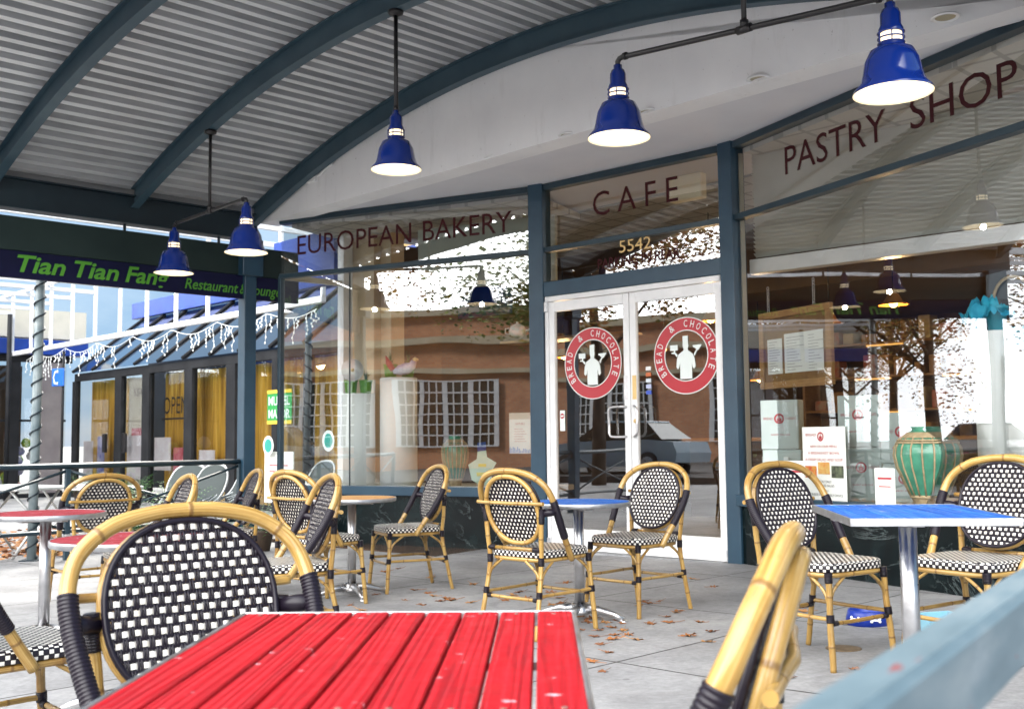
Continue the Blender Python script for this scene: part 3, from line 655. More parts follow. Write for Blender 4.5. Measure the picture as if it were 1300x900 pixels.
for i, (x, z, c1, c2) in enumerate(((-.15, .125, (.5, .05, .02), (.6, .35, .05)), (.0, .155, (.55, .2, .03), (.6, .45, .15)), (.15, .13, (.02, .02, .02), (.15, .18, .1)))):
    q = MB(); q.box((x - .065, -.006, z), (x + .065, -.004, z + .09), None, 0); q.build('food_photo', noisy('food%d' % i, c1, c2, 30, .5, 0), po)
g, a = on_panel(Cc, D, pos_on(Cc, D, 978), .03, .58); q = MB(); q.box((-.17, -.002, 0), (.17, .002, .30)); 
text(q, 'PARTY CAKE', Matrix.Translation((-.06, -.004, .255)), .16, .02, 0, mi=1); q.box((.135, -.004, .05), (.145, -.003, .2), None, 0, mi=1)
o = q.build('card', [paperW, inkR]); o.location = g; o.rotation_euler = (0, 0, a); tag(o, 'blank white card leaning in the right window beside the blue post', 'card')
g, a = on_panel(A, B, pos_on(A, B, 659), .02, .90); q = MB(); q.box((-.125, -.002, 0), (.125, .002, .38)); q.box((-.125, -.003, .345), (.11, .003, .41), mi=3)
text(q, 'HOURS', Matrix.Translation((-.05, -.004, .29)), .1, .02, 0, mi=2)
for i in range(6): q.box((-.07, -.004, .12 + i * .025), (.07 - .02 * (i % 3), -.003, .123 + i * .025), None, 0, mi=2)
for i in range(14): q.box((-.12 + i * .017, -.004, .005), (-.112 + i * .017, -.003, .03 + .04 * random.random()), None, 0, mi=1)
o = q.build('paper_notice', [paperW, mat('blue_ink', (.05, .25, .6), .6), inkR, creamM]); o.location = g; o.rotation_euler = (0, 0, a); tag(o, 'white paper notice with blue drawing taped inside the left window', 'notice')
for px_, d_, z_, w_, h_, lab in ((1010, 8.2, .56, .15, .30, 'small white leaflet standing between the pastry boxes and the poster'), (1123, 7.45, .56, .16, .26, 'small white leaflet standing left of the green vase')):
    g = at(px_, 600, d_); q = MB(); q.box((-w_ / 2, -.002, 0), (w_ / 2, .002, h_)); q.box((-w_ * .35, -.004, h_ * .7), (w_ * .35, -.003, h_ * .76), None, 0, mi=1); q.box((-w_ * .3, -.004, h_ * .5), (w_ * .3, -.003, h_ * .53), None, 0, mi=1)
    o = q.build('leaflet', [paperW, inkR]); o.location = (g.x, g.y, z_); o.rotation_euler = (0, 0, aR - .4); tag(o, lab, 'leaflet')
# cream emergency light box above the doors
g, a = on_panel(B, Cc, pos_on(B, Cc, 852), .30, 3.26); q = MB(); q.box((-.18, 0, 0), (.18, .1, .24), None, .01); o = q.build('emergency_light', mat('cream_plastic', (.92, .84, .62), .5)); o.location = g; o.rotation_euler = (0, 0, a); tag(o, 'cream box light mounted above the cafe doors behind the glass', 'light box')
# turquoise pots and cloth, round wicker sign
turq = noisy('turquoise_glaze', (.02, .28, .38), (.05, .42, .52), 7, .35, 0)
pa = at(1259, 421, 7.55); 
lathe_thing('pot', (pa.x + .02, pa.y - .04, pa.z + .002), [(.055, 0), (.075, .15), (.082, .15), (.082, .17), (.07, .17), (.05, .02)], turq, 'turquoise pot on the tall plinth in the right window, left one', 'pot', 24)
lathe_thing('pot', (pa.x + .12, pa.y - .20, pa.z - .14), [(.055, 0), (.075, .13), (.082, .13), (.082, .15), (.07, .15), (.05, .02)], turq, 'turquoise pot on the lower plinth at the right edge', 'pot', 24)
q = MB(); N_ = 26
for j in range(N_):
    for i in range(N_):
        x, y = i / (N_ - 1) - .5, j / (N_ - 1) - .5; r_ = math.hypot(x, y)
        q.v.append(Vector((x * .30 + .03 * mnoise.noise(Vector((x * 5, y * 5, 3))), y * .24, .09 * mnoise.noise(Vector((x * 6.5, y * 6.5, 1.7))) + .05 * abs(mnoise.noise(Vector((x * 14, y * 14, 5)))) + .6 * max(-.1, .10 - .9 * r_ * r_ + .012 * math.sin(19 * x + 6 * y) * math.cos(16 * y) + .015 * math.sin(11 * math.atan2(y, x)) * r_ * 2))))
for j in range(N_ - 1):
    for i in range(N_ - 1): q.face((j * N_ + i, j * N_ + i + 1, (j + 1) * N_ + i + 1, (j + 1) * N_ + i), None, True)
o = q.build('cloth', noisy('turquoise_cloth', (.01, .32, .50), (.03, .45, .62), 8, .7, 0)); o.location = (pa.x - .04, pa.y - .02, pa.z + .16); tag(o, 'crumpled turquoise cloth on top of the pots in the right window', 'cloth')
lathe_thing('pot', (pa.x - .09, pa.y + .02, pa.z + .002), [(.05, 0), (.065, .13), (.07, .13), (.07, .15), (.06, .15), (.045, .02)], turq, 'small turquoise pot under the crumpled cloth', 'pot', 24)
dsp = at(1285, 420, 7.75); root = empty('display_easel', (dsp.x, dsp.y, dsp.z), ANG + .2, 'dark display board with a round wicker hoop at the right edge', 'display')
q = MB(); q.poly([(-.17, 0, 0), (.3, 0, 0), (.3, 0, .50), (-.16, 0, .42)]); q.poly([(-.17, .02, 0), (-.16, .02, .42), (.3, .02, .50), (.3, .02, 0)]); q.build('board', blackM, root)
q = MB(); q.tube([(.02 + .13 * math.cos(t_ * math.pi / 16), -.03, .22 + .17 * math.sin(t_ * math.pi / 16)) for t_ in range(32)], .012, 8, True); q.build('hoop', wick, root)
# planters on the left plinths
leafG = noisy('leaf_green', (.03, .12, .02), (.10, .26, .05), 6, .5, 0)
def blades(q, n, h, sp, w_=.012, T=None):
    for i in range(n):
        a_ = random.uniform(0, 6.28); l_ = random.uniform(.5, 1) * h; ln = random.uniform(.1, 1) * sp; px_, py_ = math.cos(a_), math.sin(a_); prev = None
        for k in range(6):
            t_ = k / 5; c_ = Vector((px_ * ln * t_ * t_, py_ * ln * t_ * t_, l_ * (t_ - .35 * t_ * t_ * (ln / sp)))); ww = w_ * (1 - t_) * (1 if k else .6); s_ = Vector((-py_, px_, 0)) * ww
            cur = (c_ - s_, c_ + s_)
            if prev: q.quad(prev[0], prev[1], cur[1], cur[0], T)
            prev = cur
basketG = noisy('green_basket', (.10, .30, .02), (.20, .42, .06), 25, .6, .3)
def basket(px, d, dx, dy, lab, r_=.075, h_=.15):
    a_ = at(px, 0, d); z = {456: at(456, 500, 12.12).z, 506: at(506, 480, 11.85).z}[px]
    rt = empty('plant_basket', (a_.x + dx, a_.y + dy, z + .002), 0, lab, 'basket')
    q = MB(); q.lathe([(r_ * .8, 0), (r_, h_ * .9), (r_ * 1.06, h_ * .92), (r_ * 1.06, h_), (r_ * .95, h_), (r_ * .9, h_ * .8)], 20, None, 0, True); q.build('basket_body', basketG, rt)
    q = MB(); blades(q, 26, .22, .12, .012, T_(0, 0, h_ * .7)); q.build('foliage', leafG, rt)
basket(456, 12.12, -.09, -.02, 'green basket at the left on the shorter plinth'); basket(456, 12.12, .08, -.03, 'green basket at the right on the shorter plinth'); basket(506, 11.85, -.10, 0, 'green basket at the left on the taller plinth'); basket(506, 11.85, .09, 0, 'green basket at the right on the taller plinth')
fl = at(448, 470, 12.0); q = MB(); q.lathe([(0, .0), (.02, .0), (.03, .01), (.12, .02), (.125, .03), (.02, .03)], 32, T_(0, 0, 0) @ Matrix.Rotation(R(90), 4, 'X')); q.lathe([(0, .03), (.02, .03), (.0, .045)], 16, Matrix.Rotation(R(90), 4, 'X'), mi=1)
o = q.build('flower_disc', [whitealu, goldM]); o.location = fl; tag(o, 'round white flower shaped ornament above the shorter plinth', 'ornament')
bd = at(513, 470, 11.7); q = MB(); q.tube([(-.12, 0, -.02), (-.05, 0, 0), (.03, 0, .02), (.09, 0, .05), (.11, 0, .10)], [.02, .055, .065, .045, .03], 12, mi=0); q.tube([(-.12, 0, .0), (-.17, .01, .08), (-.20, 0, .16)], [.03, .035, .005], 8, mi=1); q.tube([(.11, 0, .10), (.13, 0, .12), (.16, 0, .115)], [.032, .028, .004], 8, mi=2)
o = q.build('bird_ornament', [noisy('bird_body', (.35, .3, .5), (.7, .7, .8), 12, .4, 0), redD, goldM]); o.location = bd; tag(o, 'colourful bird ornament among the baskets in the left window', 'ornament')
tp = at(612, 610, 11.4); q = MB(); q.poly([(-.16, 0, .22), (-.06, 0, .28), (-.05, 0, .36), (.05, 0, .37), (.06, 0, .30), (.17, 0, .24), (.10, 0, .14), (.13, 0, .02), (-.02, 0, .0), (-.12, 0, .06)]); q.poly([(-.05, -.003, .36), (-.05, -.003, .45), (.05, -.003, .46), (.05, -.003, .37)], mi=1); q.box((-.06, -.006, .1), (.06, -.003, .14), mi=2); q.box((-.04, -.006, .2), (.05, -.003, .23), mi=2)
o = q.build('paper_cutout', [noisy('mint_paper', (.45, .62, .50), (.6, .72, .6), 4, .6, 0), mat('navy_paper', (.01, .04, .2), .6), mat('yellow_paper', (.7, .6, .1), .6)]); o.location = (tp.x, tp.y, .56); o.rotation_euler = (0, 0, -.4); tag(o, 'pale green paper cutout with navy top leaning in the left window', 'cutout')
tpt = at(657, 428, 11.6); q = MB(); q.lathe([(.05, 0), (.085, .03), (.095, .07), (.075, .12), (.03, .14), (.012, .15), (.015, .165), (0, .17)], 24, None, 0, True); q.tube([(.085, 0, .06), (.13, 0, .08), (.155, 0, .13)], [.018, .012, .009], 8); q.tube([(-.085, 0, .10), (-.13, 0, .09), (-.13, 0, .04), (-.085, 0, .03)], .007, 6)
o = q.build('teapot', whitealu); o.location = (tpt.x, tpt.y, tpt.z); tag(o, 'white teapot on the high shelf in the left window', 'teapot')
shf = empty('window_shelf', (*W(2.3, 2.0), tpt.z - .002), ANG + .1, 'thin high shelf hung inside the left window under the teapot', 'shelf'); 
o = box_obj('shelf_board', (-.3, -.16, -.03), (1.4, .16, -.002), woodfr, shf)
# ================================================================== CANOPY
can = site('patio_canopy', 'arched steel canopy with teal rafters and corrugated metal deck over the patio', 'canopy')
def I_beam_arc(c, name):
    q = MB(); n0 = 0; S = [(-.12 + 8.84 * i / 44) for i in range(45)]; H = .21; w_ = .09; t = .012
    for (y0, y1, z0, z1) in ((-w_ / 2, w_ / 2, 0, t), (-w_ / 2, w_ / 2, H - t, H), (-.006, .006, t, H - t)):
        n = len(q.v)
        for s in S:
            for (y, z) in ((y0, z0), (y1, z0), (y1, z1), (y0, z1)): q.v.append(Vector((s, c + y, arch(s) + z)))
        for i in range(len(S) - 1):
            for k in range(4): k2 = (k + 1) % 4; q.face((n + 4 * i + k, n + 4 * i + k2, n + 4 * i + 4 + k2, n + 4 * i + 4 + k))
        q.face((n, n + 1, n + 2, n + 3)); e = n + 4 * (len(S) - 1); q.face((e, e + 3, e + 2, e + 1))
    q.build(name, rafterM, can)
RC = [-.06, -1.5, -2.95, -4.15]
for c in RC: I_beam_arc(c, 'rafter')
q = MB()   # corrugated deck: profile follows the arc, ribs run away from the shop front
prof = []; per = .152; s = -.30
while s < 8.95:
    for ds, dz in ((0, 0), (.058, 0), (.074, .07), (.136, .07)): prof.append((s + ds, arch(s + ds) + .215 + dz))
    s += per
n = 0
for c in (-4.25, .3):
    for a_, z in prof: q.v.append(Vector((a_, c, z)))
N_ = len(prof)
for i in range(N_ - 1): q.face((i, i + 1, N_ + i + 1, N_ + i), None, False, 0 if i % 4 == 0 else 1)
for c in (-4.25, .3):
    for a_, z in prof: q.v.append(Vector((a_, c, z + .03)))
for i in range(N_ - 1): q.face((2 * N_ + i, 3 * N_ + i, 3 * N_ + i + 1, 2 * N_ + i + 1))
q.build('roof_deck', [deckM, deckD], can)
for sb in (-.16, 8.78):
    q = MB(); zb = 3.36
    q.box((sb - .09, -4.35, zb), (sb + .09, .0, zb + .014)); q.box((sb - .007, -4.35, zb + .014), (sb + .007, .0, zb + .296)); q.box((sb - .09, -4.35, zb + .296), (sb + .09, .0, zb + .31)); q.build('edge_beam', darkteal, can)
    for cp in ((-.12, -4.1) if sb < 0 else (-.12,)):
        x, y = W(sb, cp); q = MB(); q.box((sb - .075, cp - .075, gz(x, y) - .02), (sb + .075, cp + .075, zb), None, .006)
        q.box((sb - .13, cp - .13, zb - .42), (sb + .13, cp + .13, zb - .002), None, .006); q.build('post', postblue, can)
# ---- neighbour's sign hung under the edge beam
sg = site('restaurant_sign', 'long dark sign board with green restaurant lettering below the edge beam', 'sign')
q = MB(); q.box((-.20, -4.3, 2.95), (-.14, .55, 3.29), None, .004); q.build('upper_panel', signpanel, sg)
q = MB(); q.box((-.19, -4.3, 2.68), (-.13, .55, 2.946), None, .004); q.build('sign_board', signnavy, sg)
q = MB()
for c in (-4.0, -2.9, -1.6, -.5): q.box((-.175, c, 3.29), (-.165, c + .03, 3.37))
q.build('hanger', darkteal, sg)
def sgc(px):    # c along the sign plane s=-.13 at a photo column
    r = ray(px, 400); P0 = Vector(W(-.13, 0)); k = (r.x * P0.y - r.y * P0.x) / (r.y * n2.x - r.x * n2.y); return k
Ts = lambda c, z: T_(-.128, c, z, R(90))
for body, px0, px1, z, h, bold in (('Tian', 20, 82, 2.745, .165, .022), ('Tian', 93, 150, 2.745, .165, .022), ('Fang', 158, 214, 2.745, .165, .022), ('Restaurant', 234, 302, 2.735, .115, .012), ('&', 304, 312, 2.735, .115, .01), ('Lounge', 315, 356, 2.735, .115, .012)):
    q = MB(); a_, b_ = sgc(px0), sgc(px1); text(q, body, Ts(a_, z), b_ - a_, h, .002, bold, .25); q.build('lettering', greenL, sg)
# ---- barn lamps
def shade(T, par):
    q = MB(); q.lathe([(.062, .252), (.064, .235), (.105, .215), (.132, .16), (.145, .09), (.160, .045), (.187, .018), (.1925, .004), (.1925, 0), (.190, 0), (.182, .016), (.155, .042), (.139, .09), (.126, .16), (.10, .208), (.06, .225)], 40, T)
    # outer blue faces, inner white
    k0 = 8 * 40
    for i in range(len(q.f)):
        if i >= k0 + 0: q.mi[i] = 1
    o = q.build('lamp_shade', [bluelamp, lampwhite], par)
    q = MB(); q.lathe([(.052, .25), (.052, .305)], 24, T); q.build('glass_collar', ringglow, o)
    q = MB()
    for z in (.252, .278, .306): q.tube([(.063 * math.cos(t_ * math.pi / 12), .063 * math.sin(t_ * math.pi / 12), z) for t_ in range(24)], .0045, 6, True, T)
    for k in range(6): q.tube([(.063 * math.cos(k * math.pi / 3), .063 * math.sin(k * math.pi / 3), .25), (.063 * math.cos(k * math.pi / 3), .063 * math.sin(k * math.pi / 3), .31)], .0035, 6, T=T)
    q.build('guard_ring', bluelamp, o)
    q = MB(); q.lathe([(.060, .309), (.060, .325), (.050, .345), (.049, .40), (.040, .425), (.026, .435), (.026, .458), (0, .46)], 28, T); q.build('lamp_socket', bluelamp, o)
    q = MB(); q.lathe([(0, .06), (.03, .07), (.05, .11), (.035, .16), (.02, .20), (0, .2)], 20, T); q.build('bulb', bulbM, o)
def glight(p):
    l = bpy.data.lights.new('lamp_light', 'POINT'); l.energy = 4; l.color = (1, .88, .72); l.shadow_soft_size = .03; o = bpy.data.objects.new('lamp_light', l); C.objects.link(o); o.location = p + Vector((0, 0, -.055))
def elbow_pipe(q, P, Q_, r_=.017):
    pass
def twin(sx, cc_, s0, s1, z0, z1, zr, label):
    p0 = Vector((*W(s0, cc_), z0)); p1 = Vector((*W(s1, cc_), z1)); sm = sx
    root = site('twin_barn_light', label, 'lamp'); 
    shade(T_(s0, cc_, z0), root); shade(T_(s1, cc_, z1), root)
    q = MB(); zt0, zt1 = z0 + .50, z1 + .50; zm = zt0 + (zt1 - zt0) * (sm - s0) / (s1 - s0)
    q.tube([(s0, cc_, z0 + .455), (s0, cc_, zt0 - .02), (s0 + .015, cc_, zt0 - .004), (s0 + .04, cc_, zt0), (sm, cc_, zm), (s1 - .04, cc_, zt1), (s1 - .015, cc_, zt1 - .004), (s1, cc_, zt1 - .02), (s1, cc_, z1 + .455)], .0165, 12); q.build('cross_pipe', blackM, root)
    q = MB(); q.tube([(sm, cc_, zm), (sm, cc_, zr)], .015, 12); q.build('stem', blackM, root)
    q = MB(); q.tube([(sm - .045, cc_, zm), (sm + .045, cc_, zm)], .024, 12); q.tube([(sm, cc_, zm + .01), (sm, cc_, zm + .05)], .024, 12)
    for s_ in (s0 + .06, s1 - .06): q.tube([(s_ - .01, cc_, zt0 if s_ < sm else zt1), (s_ + .012, cc_, zt0 if s_ < sm else zt1)], .023, 12)
    q.build('pipe_fitting', blackM, root)
    q = MB(); q.lathe([(.02, -.04), (.055, -.025), (.062, 0), (0, 0)], 20, T_(sm, cc_, zr)); q.build('ceiling_plate', blackM, root)
    glight(p0 + Vector((0, 0, .05))); glight(p1 + Vector((0, 0, .05)))
def lampat(px, py, wpx, D_=.385): d = D_ * F / wpx; w = at(px, py, d); s, c = SC(w.x, w.y); return s, c, w.z
L = {k: lampat(*v_) for k, v_ in dict(a=(503, 216, 65), b=(786, 176, 88), c=(1134, 119, 107), d=(220.5, 347, 51), e=(312.5, 321, 57)).items()}
# all hang from the second rafter (c about -1.5)
cR = RC[1]
def lamp_sc(px, py):   # where the view through the lamp meets the second rafter's plane
    r = ray(px, py); P0 = Vector(W(0, cR)); k = (r.x * P0.y - r.y * P0.x) / (r.y * u2.x - r.x * u2.y); Y = P0.y + u2.y * k; return k, at(px, py, Y).z
sa, za = lamp_sc(503, 216); sb_, zb_ = lamp_sc(786, 176); sc_, zc_ = lamp_sc(1134, 119); sd_, zd_ = lamp_sc(220.5, 347); se_, ze_ = lamp_sc(312.5, 321)
sm1, _ = lamp_sc(945, 42); sm2, _ = lamp_sc(266, 278)
twin(sm1, cR, sb_, sc_, zb_, zc_, arch(sm1) + .0, 'large twin barn light of two blue shades on a black pipe before the cafe doors')
twin(sm2, cR, sd_, se_, zd_, ze_, arch(sm2) + .0, 'small far twin barn light of two blue shades in front of the green sign')
root = site('barn_light', 'single blue barn light hanging on a straight black stem by the bakery lettering', 'lamp'); shade(T_(sa, cR, za), root)
q = MB(); q.tube([(sa, cR, za + .455), (sa, cR, arch(sa))], .0165, 12); q.build('stem', blackM, root)
q = MB(); q.lathe([(.02, -.04), (.055, -.025), (.062, 0), (0, 0)], 20, T_(sa, cR, arch(sa))); q.tube([(sa, cR, za + .455), (sa, cR, za + .49)], .022, 12); q.build('ceiling_plate', blackM, root); glight(Vector((*W(sa, cR), za + .05)))
# ================================================================== CHAIRS
def sup(t, a, b, n=2.3):
    c, s = math.cos(t), math.sin(t); return (a * math.copysign(abs(c) ** (2 / n), c), b * math.copysign(abs(s) ** (2 / n), s))
def mirror(pts): return [(-x, y, z) for x, y, z in pts]
TILT = R(16); PC = Vector((0, -.210, .684))
TP = Matrix.Translation(PC) @ Matrix.Rotation(TILT, 4, 'X')   # panel frame: x right, y front, z up
PW, PH = .186, .189
def catmull(P, n=6):
    P = [Vector(p) for p in P]; out = []
    for i in range(len(P) - 1):
        a = P[i - 1] if i else P[0] * 2 - P[1]; b = P[i]; c = P[i + 1]; d = P[i + 2] if i + 2 < len(P) else P[-1] * 2 - P[-2]
        for k in range(n):
            t = k / n; out.append(.5 * ((2 * b) + (c - a) * t + (2 * a - 5 * b + 4 * c - d) * t * t + (3 * b - a - 3 * c + d) * t ** 3))
    out.append(P[-1]); return out
def make_chair():
    root = empty('bistro_chair', (0, 0, 0))
    # hoop: one bamboo pole from seat side, over the back, to the other seat side
    half = [(.222, .005, .405), (.238, -.058, .50), (.254, -.115, .585), (.266, -.165, .67), (.264, -.202, .745), (.236, -.232, .813), (.168, -.256, .865), (.082, -.268, .888), (0, -.271, .893)]
    full = catmull(half + mirror(half[:-1])[::-1], 6)
    q = MB(); q.bam(full, .0175, 16, seed=1); q.build('hoop_frame', bamboo, root)
    # ribbed wrapping on both arms
    for sgn in (1, -1):
        hp = catmull([(sgn * x, y, z) for x, y, z in half], 20)
        seg = [p for p in hp if .53 < p.z < .735 and abs(p.x) > .2]
        pts = []; rr = []
        for i in range(len(seg) - 1):
            for k in range(3):
                pts.append(seg[i].lerp(seg[i + 1], k / 3))
        ln = 0
        for i, p in enumerate(pts):
            if i: ln += (p - pts[i - 1]).length
            rr.append(.0198 + .0022 * abs(math.sin(ln * math.pi / .0085)))
        q = MB(); q.tube(pts, rr, 14)
        # stub towards the back upright and the panel
        q.tube([(sgn * .266, -.172, .675), (sgn * .238, -.200, .670), (sgn * .205, -.220, .665)], [.019, .021, .019], 12)
        q.build('arm_wrapping', amber_dark, root)
        # back upright + rear leg as one pole
        leg = catmull([(sgn * .210, -.285, 0), (sgn * .198, -.240, .22), (sgn * .190, -.212, .40), (sgn * .200, -.222, .54), (sgn * .212, -.226, .685)], 5)
        q = MB(); q.bam(leg, .0135, 12, seed=sgn); lg = q.build('leg', bamboo, root)
        for pts_ in ([(sgn * .198, -.240, .215), (sgn * .1965, -.236, .25)], [(sgn * .190, -.212, .385), (sgn * .191, -.213, .43)], [(sgn * .206, -.224, .61), (sgn * .212, -.226, .69)]): q = MB(); q.tube(pts_, .0168, 12); q.build('leg_binding', wrapM, lg)
        q = MB(); q.bam(catmull([(sgn * .212, .218, 0), (sgn * .200, .200, .22), (sgn * .190, .188, .42)], 5), .0145, 12, seed=4 + sgn); lg = q.build('leg', bamboo, root)
        for pts_ in ([(sgn * .201, .202, .21), (sgn * .199, .199, .245)], [(sgn * .191, .190, .38), (sgn * .189, .187, .425)]): q = MB(); q.tube(pts_, .0180, 12); q.build('leg_binding', wrapM, lg)
        # side stretcher
        q = MB(); q.bam([(sgn * .200, .198, .225), (sgn * .198, -.236, .225)], .0095, 10, seed=7 + sgn); q.build('stretcher', bamboo, root)
    for y, z in ((.200, .205), (-.236, .205)):
        q = MB(); q.bam([(-.198, y, z), (.198, y, z)], .0095, 10, seed=z)
        st = q.build('stretcher', bamboo, root); 
        for x_ in (-1, 1): q = MB(); q.tube([(x_ * .19, y, z), (x_ * .155, y, z)], .0125, 10); q.build('stretcher_binding', wrapM, st)
    # curved braces below the seat
    def brace(p, q_, r_):
        q = MB(); q.tube(catmull([p, q_, r_], 6), .0075, 8); return q
    for sx in (1, -1):
        for (y, dy) in ((.195, -1), (-.225, 1)):
            q = MB(); q.tube(catmull([(sx * .196, y, .27), (sx * .195, y + dy * .03, .345), (sx * .19, y + dy * .115, .408)], 6), .0075, 8); q.build('curved_brace', bamboo, root); q = MB()
            q.tube(catmull([(sx * .196, y, .27), (sx * .168, y, .345), (sx * .085, y, .408)], 6), .0075, 8); q.build('curved_brace', bamboo, root)
    # seat rail
    rim = [(*sup(t * 2 * math.pi / 32, .198, .205, 5), .0) for t in range(32)]
    q = MB(); q.tube([(x * (1 if y > 0 else .97), y - .008, .412) for x, y, z in rim], .0125, 10, True); q.build('seat_rail', bamboo, root)
    # woven seat pad
    q = MB(); cell = .0155; NS = 48
    loop = [sup(t * 2 * math.pi / NS, 1, 1, 5.5) for t in range(NS)]
    a_, b_ = .206, .213; levels = [(1.0, .424), (1.012, .430), (1.016, .440), (1.012, .452), (1.0, .460), (.975, .4645), (.93, .466)]
    per_ = [0]
    for i in range(NS):
        x0, y0 = loop[i]; x1, y1 = loop[(i + 1) % NS]; per_.append(per_[-1] + math.hypot((x1 - x0) * a_, (y1 - y0) * b_))
    for f_, z in levels:
        for x, y in loop: q.v.append(Vector((x * a_ * f_, y * b_ * f_ - .008, z)))
    vv = [0]
    for i in range(1, len(levels)): vv.append(vv[-1] + max(.004, math.hypot(levels[i][1] - levels[i - 1][1], (levels[i][0] - levels[i - 1][0]) * a_)))
    for i in range(len(levels) - 1):
        for k in range(NS):
            k2 = (k + 1) % NS; top_ = i >= 4
            if top_: uv = tuple((q.v[j].x / cell + 40.5, q.v[j].y / cell + 40.5) for j in (i * NS + k, i * NS + k2, (i + 1) * NS + k2, (i + 1) * NS + k))
            else: uv = ((per_[k] / cell, vv[i] / cell), (per_[k + 1] / cell, vv[i] / cell), (per_[k + 1] / cell, vv[i + 1] / cell), (per_[k] / cell, vv[i + 1] / cell))
            q.face((i * NS + k, i * NS + k2, (i + 1) * NS + k2, (i + 1) * NS + k), uv, True)
    e = (len(levels) - 1) * NS; idx = [e + k for k in range(NS)]; q.face(idx, tuple((q.v[j].x / cell + 40.5, q.v[j].y / cell + 40.5) for j in idx), True)
    q.face(list(range(NS))[::-1]); q.build('seat', weave, root)
    # woven oval back: pairs of dark upright strands over pale cross strands
    cu, rv = .0137, .0222; q = MB(); nc = int(PW / cu) + 1; nr = int(PH / rv) + 1; jr = random.Random(11)
    def halfx(z): k = max(0, 1 - (abs(z) / PH) ** 2.3); return PW * k ** (1 / 2.3)
    def halfz(x): k = max(0, 1 - (abs(x) / PW) ** 2.3); return PH * k ** (1 / 2.3)
    amp = .0032
    for i in range(-nc, nc + 1):
        x = i * cu + jr.uniform(-.0009, .0009); hz = halfz(x)
        if hz < .02: continue
        for dx in (-.0034, .0034):
            N_ = max(4, int(2 * hz / (rv / 4))); pts = []
            for k in range(N_ + 1):
                z = -hz + 2 * hz * k / N_; pts.append((x + dx, amp * math.cos(math.pi * (z / rv - i)), z))
            q.tube(pts, .0031, 5, T=TP, caps=False)
    # pale cross strands (flat), always just inside the plane so they surface where uprights dip
    for j in range(-nr, nr + 1):
        z = j * rv + jr.uniform(-.0013, .0013); ph = jr.uniform(0, 6); hx = halfx(z)
        if hx < .02: continue
        N_ = max(6, int(2 * hx / (cu / 4))); prev = None
        for k in range(N_ + 1):
            x = -hx + 2 * hx * k / N_; yy = -amp * .9 * math.cos(math.pi * (j - x / cu))
            for sy, off in ((1, .0012), (-1, -.0012)):
                dz_ = .0009 * math.sin(x * 60 + ph); q.v.append(TP @ Vector((x, yy + off, z - .0060 + dz_ + jr.uniform(-.0004, .0004)))); q.v.append(TP @ Vector((x, yy + off, z + .0062 + dz_ + jr.uniform(-.0004, .0004))))
            n = len(q.v)
            if prev is not None:
                a0 = n - 8; b0 = n - 4
                q.face((a0, b0, b0 + 1, a0 + 1), None, True, 1); q.face((a0 + 2, a0 + 3, b0 + 3, b0 + 2), None, True, 1)
            prev = 1
    for j in range(-nr, nr):
        z = (j + .5) * rv; hx = halfx(z)
        if hx < .03: continue
        q.tube([(-hx, 0, z), (0, 0, z), (hx, 0, z)], .0030, 5, T=TP, caps=False)
    bk = q.build('backrest', [amber_dark, ivory], root)
    ov = [sup(t * 2 * math.pi / 48, PW + .004, PH + .004, 2.25) for t in range(48)]
    q = MB(); q.tube([(x, .003, z) for x, z in ov], .0075, 10, True, TP); q.build('back_rim', amber_dark, bk)
    ov2 = [sup(t * 2 * math.pi / 48, PW + .002, PH + .002, 2.25) for t in range(48)]
    q = MB(); q.tube([(x, -.0215, z) for x, z in ov2], .0135, 12, True, TP); q.build('back_ring', bamboo, root)
    q = MB(); q.bam([(-.245, -.032, .045), (0, -.046, .045), (.245, -.032, .045)], .0105, 10, T=TP, seed=3); q.build('back_bar', bamboo, root)
    q = MB(); q.tube([(-.192, -.216, .468), (.192, -.216, .468)], .0115, 10); bb = q.build('back_rail', bamboo, root)
    
    for x_ in (-1, 1): q = MB(); q.tube([(x_ * .19, -.216, .468), (x_ * .14, -.216, .468)], .0145, 10); q.build('rail_binding', wrapM, bb)
    return root
chairs = [
    ((-.585, 2.23), (.58, -.815), 'closest bistro chair facing the camera across the bright red table', 0),
    ((.135, 1.62), (-.955, .30), 'bistro chair at the lower right, seen edge-on just before the grey blue rail', 0),
    ((-1.58, 3.38), (.70, .71), 'bistro chair cut by the left edge with its checkered seat beside the nearest chair', 0),
    ((.15, 6.11), (.68, .73), 'bistro chair seen from behind, left of the round blue table', 0),
    ((.74, 6.72), (-.72, -.69), 'bistro chair right of the round blue table, before the cafe doors', 0),
    ((1.44, 5.08), (.56, -.83), 'bistro chair behind the left corner of the square blue table', 0),
    ((2.02, 4.80), (-.83, -.55), 'bistro chair behind the square blue table at the right edge, under the green vase', 0),
    ((-.80, 8.05), (-.91, -.42), 'bistro chair right of the round tan table, against the dark marble base', 0),
    ((-1.30, 7.30), (.68, .73), 'bistro chair seen from behind, left of the round tan table', 0),
    ((-1.20, 5.60), (-.92, -.40), 'bistro chair just over the right shoulder of the nearest chair', 0),
    ((-3.02, 7.75), (-.66, .75), 'bistro chair seen from behind at the left, furthest left of the far row', 0),
    ((-2.20, 6.45), (-.86, -.50), 'bistro chair with its seat under the far round red table', 0),
    ((-2.16, 8.0), (-.91, -.42), 'bistro chair beside the blue canopy post at the left', 0),
]
proto = make_chair()
for i, ((x, y), (fx, fy), lab, _) in enumerate(chairs):
    o = proto if i == 0 else copy_tree(proto)
    o.location = (x, y, gz(x, y)); o.rotation_euler = (0, 0, math.atan2(-fx, fy)); tag(o, lab, 'chair', 'bamboo bistro chairs on the patio')
